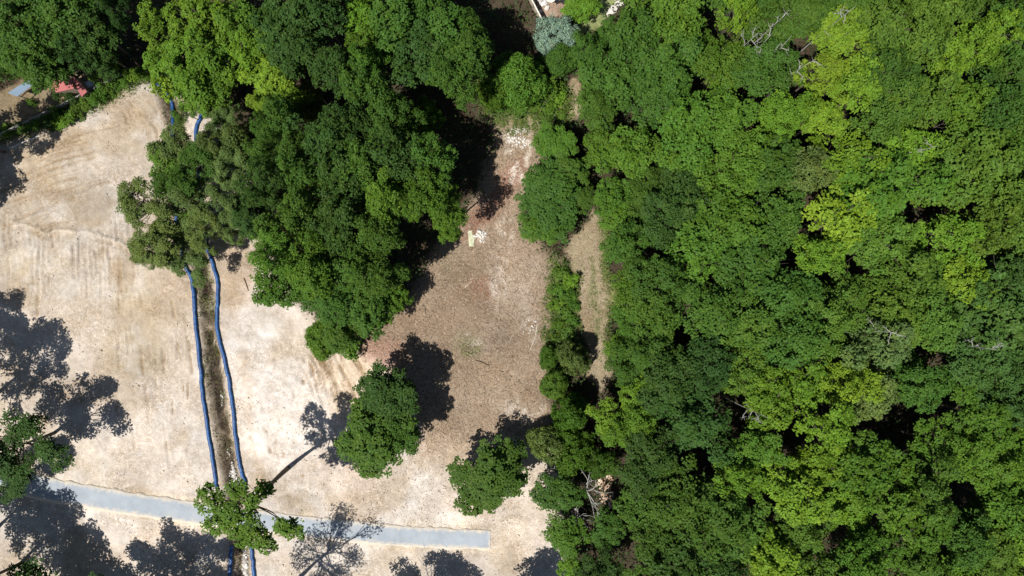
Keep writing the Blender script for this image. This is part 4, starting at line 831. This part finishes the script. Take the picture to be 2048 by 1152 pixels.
def sheet_roof(name, corners, zs, mat, label, cat, ridges=14, wall=None):
    """ribbed metal sheet on posts; corners in order round the sheet, ribs run from edge 0-1 to edge 3-2"""
    c = np.array([P(u, v, z) for (u, v), z in zip(corners, zs)]); base = c.mean(0); base[2] = 0; c -= base
    t = thing(name, label, cat, tuple(base)); na, nb = ridges*4+1, 5; V = []
    for j in range(nb):
        for i in range(na):
            a, b = i/(na-1), j/(nb-1); p = c[0]*(1-a)*(1-b) + c[1]*a*(1-b) + c[2]*a*b + c[3]*(1-a)*b; V.append(p + (0, 0, 0.025*max(0, math.cos(i*math.pi/2))))
    n0 = len(V); V = np.array(V); V = np.concatenate([V, V - (0, 0, 0.05)])
    F = [(j*na+i, j*na+i+1, (j+1)*na+i+1, (j+1)*na+i) for j in range(nb-1) for i in range(na-1)]; F += [tuple(k+n0 for k in f[::-1]) for f in F]
    rim = list(range(na)) + [j*na+na-1 for j in range(1, nb)] + [(nb-1)*na+i for i in range(na-2, -1, -1)] + [j*na for j in range(nb-2, 0, -1)]
    F += [(rim[i], rim[i]+n0, rim[(i+1) % len(rim)]+n0, rim[(i+1) % len(rim)]) for i in range(len(rim))]
    mesh_obj("roof", V, F, mat, t)
    ctr = c.mean(0)
    for p in c:
        q = p*0.9 + ctr*0.1; m = MB(); m.box((q[0], q[1], (q[2]-0.06)/2 - 0.1), (0.1, 0.1, q[2]-0.06+0.2)); m.build("post", M_POST, t)
    if wall is not None:
        for i in range(4):
            a, b = c[i]*0.93+ctr*0.07, c[(i+1) % 4]*0.93+ctr*0.07; d = 0.12
            V = [(a[0],a[1],-0.1),(b[0],b[1],-0.1),(b[0],b[1],b[2]-d),(a[0],a[1],a[2]-d)]; k = np.array([(*(np.array(v)[:2]*0.96+ctr[:2]*0.04), v[2]) for v in V])
            V = np.concatenate([np.array(V), k]); mesh_obj("wall", V, [(0,1,2,3),(7,6,5,4),(0,4,5,1),(1,5,6,2),(2,6,7,3),(3,7,4,0)], wall, t)
    return t
M_BLUE = simple_mat("blue_grey_metal", (0.16, 0.22, 0.29), 0.5, 0.1, 1.5, metallic=0.2); M_RED = simple_mat("faded_red_metal", (0.36, 0.105, 0.10), 0.65, 0.25, 1.6); M_DARK = simple_mat("dark_roofing", (0.09, 0.10, 0.115), 0.7, 0.15, 2); M_TIMBER = simple_mat("shed_timber", (0.22, 0.17, 0.12), 0.9, 0.25, 4)
M_WHITE = simple_mat("white_plastic", (0.74, 0.75, 0.76), 0.5, 0.06, 2)
sheet_roof("open_shelter", [(15,186),(35,193),(83,158),(64,155)], [2.1,2.1,2.4,2.4], M_BLUE, "open shelter with a blue-grey ribbed metal roof at the left edge", "shelter", 10)
sheet_roof("red_roofed_shed", [(98,164),(140,154),(148,177),(112,185)], [2.2,2.5,2.4,2.1], M_RED, "red roofed shed, the wider of the two, partly under a tree", "shed", 14, M_TIMBER)
sheet_roof("red_roofed_shed", [(142,153),(152,157),(174,183),(163,194)], [2.7,2.7,2.0,2.0], M_RED, "narrow red roofed lean-to right of the wider red roof", "shed", 8, M_TIMBER)
sheet_roof("dark_shed", [(204,155),(200,138),(222,133),(226,150)], [2.2,2.4,2.4,2.2], M_DARK, "dark roofed shed at the corner of the weedy bank", "shed", 6, M_TIMBER)
def bin_box(u, v, label):
    x, y, z = G(u, v); t = thing("storage_chest", label, "chest", (x, y, z), 0.5)
    m = MB(); m.box((0, 0, 0.42), (1.25, 0.75, 0.84), taper=1.03); m.build("body", M_WHITE, t)
    m = MB(); m.box((0, 0, 0.885), (1.34, 0.84, 0.08)); m.box((0, 0, 0.935), (1.1, 0.6, 0.03)); m.build("lid", M_WHITE, t)
    m = MB(); m.box((0, -0.45, 0.8), (0.3, 0.05, 0.05)); m.build("handle", M_DARK, t)
bin_box(180,174,"white storage chest beside the narrow red lean-to")

# ------------------------------------------------------------------ the garden at the top edge
M_FENCE = simple_mat("fence_timber", (0.42, 0.36, 0.28), 0.85, 0.25, 4)
ga, gb = P(1050, -14)[:2], P(1083, 50)[:2]; gl = math.hypot(gb[0]-ga[0], gb[1]-ga[1]); ang = math.atan2(gb[1]-ga[1], gb[0]-ga[0])
gf = thing("board_fence", "close boarded timber fence beside the garden patio at the top edge", "fence", (ga[0], ga[1], 0), ang)
nb_ = int(gl/0.155)
for i in range(nb_):
    m = MB(); m.box((i*0.155+0.08, 0, 0.9 + r.normal(0, 0.012)), (0.145, 0.025, 1.8)); m.build("board", M_FENCE, gf)
for i in range(3):
    m = MB(); m.box((0.2 + i*(gl-0.4)/2, -0.075, 0.92), (0.11, 0.11, 1.95)); m.build("post", M_POST, gf)
for zz in (0.4, 1.4):
    m = MB(); m.box((gl/2, 0.04, zz), (gl, 0.045, 0.09)); m.build("rail", M_FENCE, gf)
m = MB(); m.box((gl/2, 0, 1.845), (gl, 0.16, 0.035)); m.build("cap", M_PALE, gf)
M_STONE = simple_mat("pale_stone", (0.55, 0.51, 0.46), 0.85, 0.2, 3, bump=0.4); M_BLACK = simple_mat("black_metal", (0.015, 0.015, 0.017), 0.4, 0.1, 3)
def boulder(u, v, a, label, name="boulder", cat="boulder", flat=0.6):
    import bmesh
    bm = bmesh.new(); bmesh.ops.create_icosphere(bm, subdivisions=3, radius=1); rr = np.random.default_rng(int(u*7+v)); d = rr.normal(size=(9,3)); d /= np.linalg.norm(d, axis=1)[:, None]
    for w in bm.verts:
        p = np.array(w.co); k = 1
        for q in d: k = min(k, 0.80/max(0.05, float(p@q)) if float(p@q) > 0.80 else 1)
        p = p*k*(1 + 0.05*rr.normal()); w.co = (p[0]*a, p[1]*a*0.75, p[2]*a*flat)
    me = bpy.data.meshes.new(name); bm.to_mesh(me); bm.free(); me.materials.append(M_STONE); o = bpy.data.objects.new(name, me); COL.objects.link(o)
    g = G(u, v); o.location = (g[0], g[1], g[2] + a*flat*0.55); o.rotation_euler = (0, 0, u); return tag(o, label, cat)
boulder(1094,17,0.42,"pale boulder on the patio below the stone heap"); boulder(1081,24,0.30,"small pale boulder on the patio close to the board fence")
boulder(1226,20,0.75,"large pale boulder on the lawn at the top edge"); boulder(1238,8,0.6,"white boulder on the lawn right of the large pale one"); boulder(1217,28,0.4,"low pale boulder at the lawn's lower end"); boulder(1232,-4,0.5,"pale boulder cut by the top edge above the lawn")
rubble("stone_heap", [(1087,5,8,6,70,0.16)], speck_mat("garden_stone", (0.35,0.34,0.32), (0.62,0.6,0.57)), "heap of grey stones on the patio")
g = G(1101, 1); tb_ = thing("round_table", "round pale patio table at the top edge beside the stone heap", "table", tuple(g))
def disc(mb, c, rad, th, n=28): 
    a = np.arange(n)*6.2832/n; t = np.column_stack([c[0]+rad*np.cos(a), c[1]+rad*np.sin(a), np.full(n, c[2])]); mb.add(np.concatenate([t, t-(0,0,th)]), [tuple(range(n)), tuple(range(n, 2*n))[::-1]] + [(i, i+n, (i+1) % n+n, (i+1) % n) for i in range(n)])
m = MB(); disc(m, (0,0,0.75), 0.62, 0.05); m.build("table_top", M_PALE, tb_); m = MB(); m.tube([(0,0,-0.05),(0,0,0.71)], 0.06, 10); m.build("pedestal", M_POST, tb_); m = MB(); disc(m, (0,0,0.06), 0.3, 0.06, 16); m.build("base", M_POST, tb_)
def chair(u, v, rz, label):
    g = G(u, v); t = thing("garden_chair", label, "chair", tuple(g), rz, "black garden chairs on the patio")
    m = MB(); m.box((0,0,0.43), (0.5,0.5,0.05)); m.build("seat", M_BLACK, t)
    m = MB(); m.box((0,0.27,0.72), (0.5,0.04,0.5), rx=-0.2); m.build("backrest", M_BLACK, t)
    for a in (-0.22, 0.22):
        for b in (-0.22, 0.22):
            m = MB(); m.box((a,b,0.19), (0.04,0.04,0.44)); m.build("leg", M_BLACK, t)
        m = MB(); m.box((a*1.18,0.02,0.64), (0.05,0.46,0.04)); m.box((a*1.18,-0.19,0.54), (0.04,0.04,0.2)); m.build("armrest", M_BLACK, t)
chair(1113,6,0.6,"black garden chair on the patio, the left of two"); chair(1124,6,-0.5,"black garden chair on the patio, the right of two")
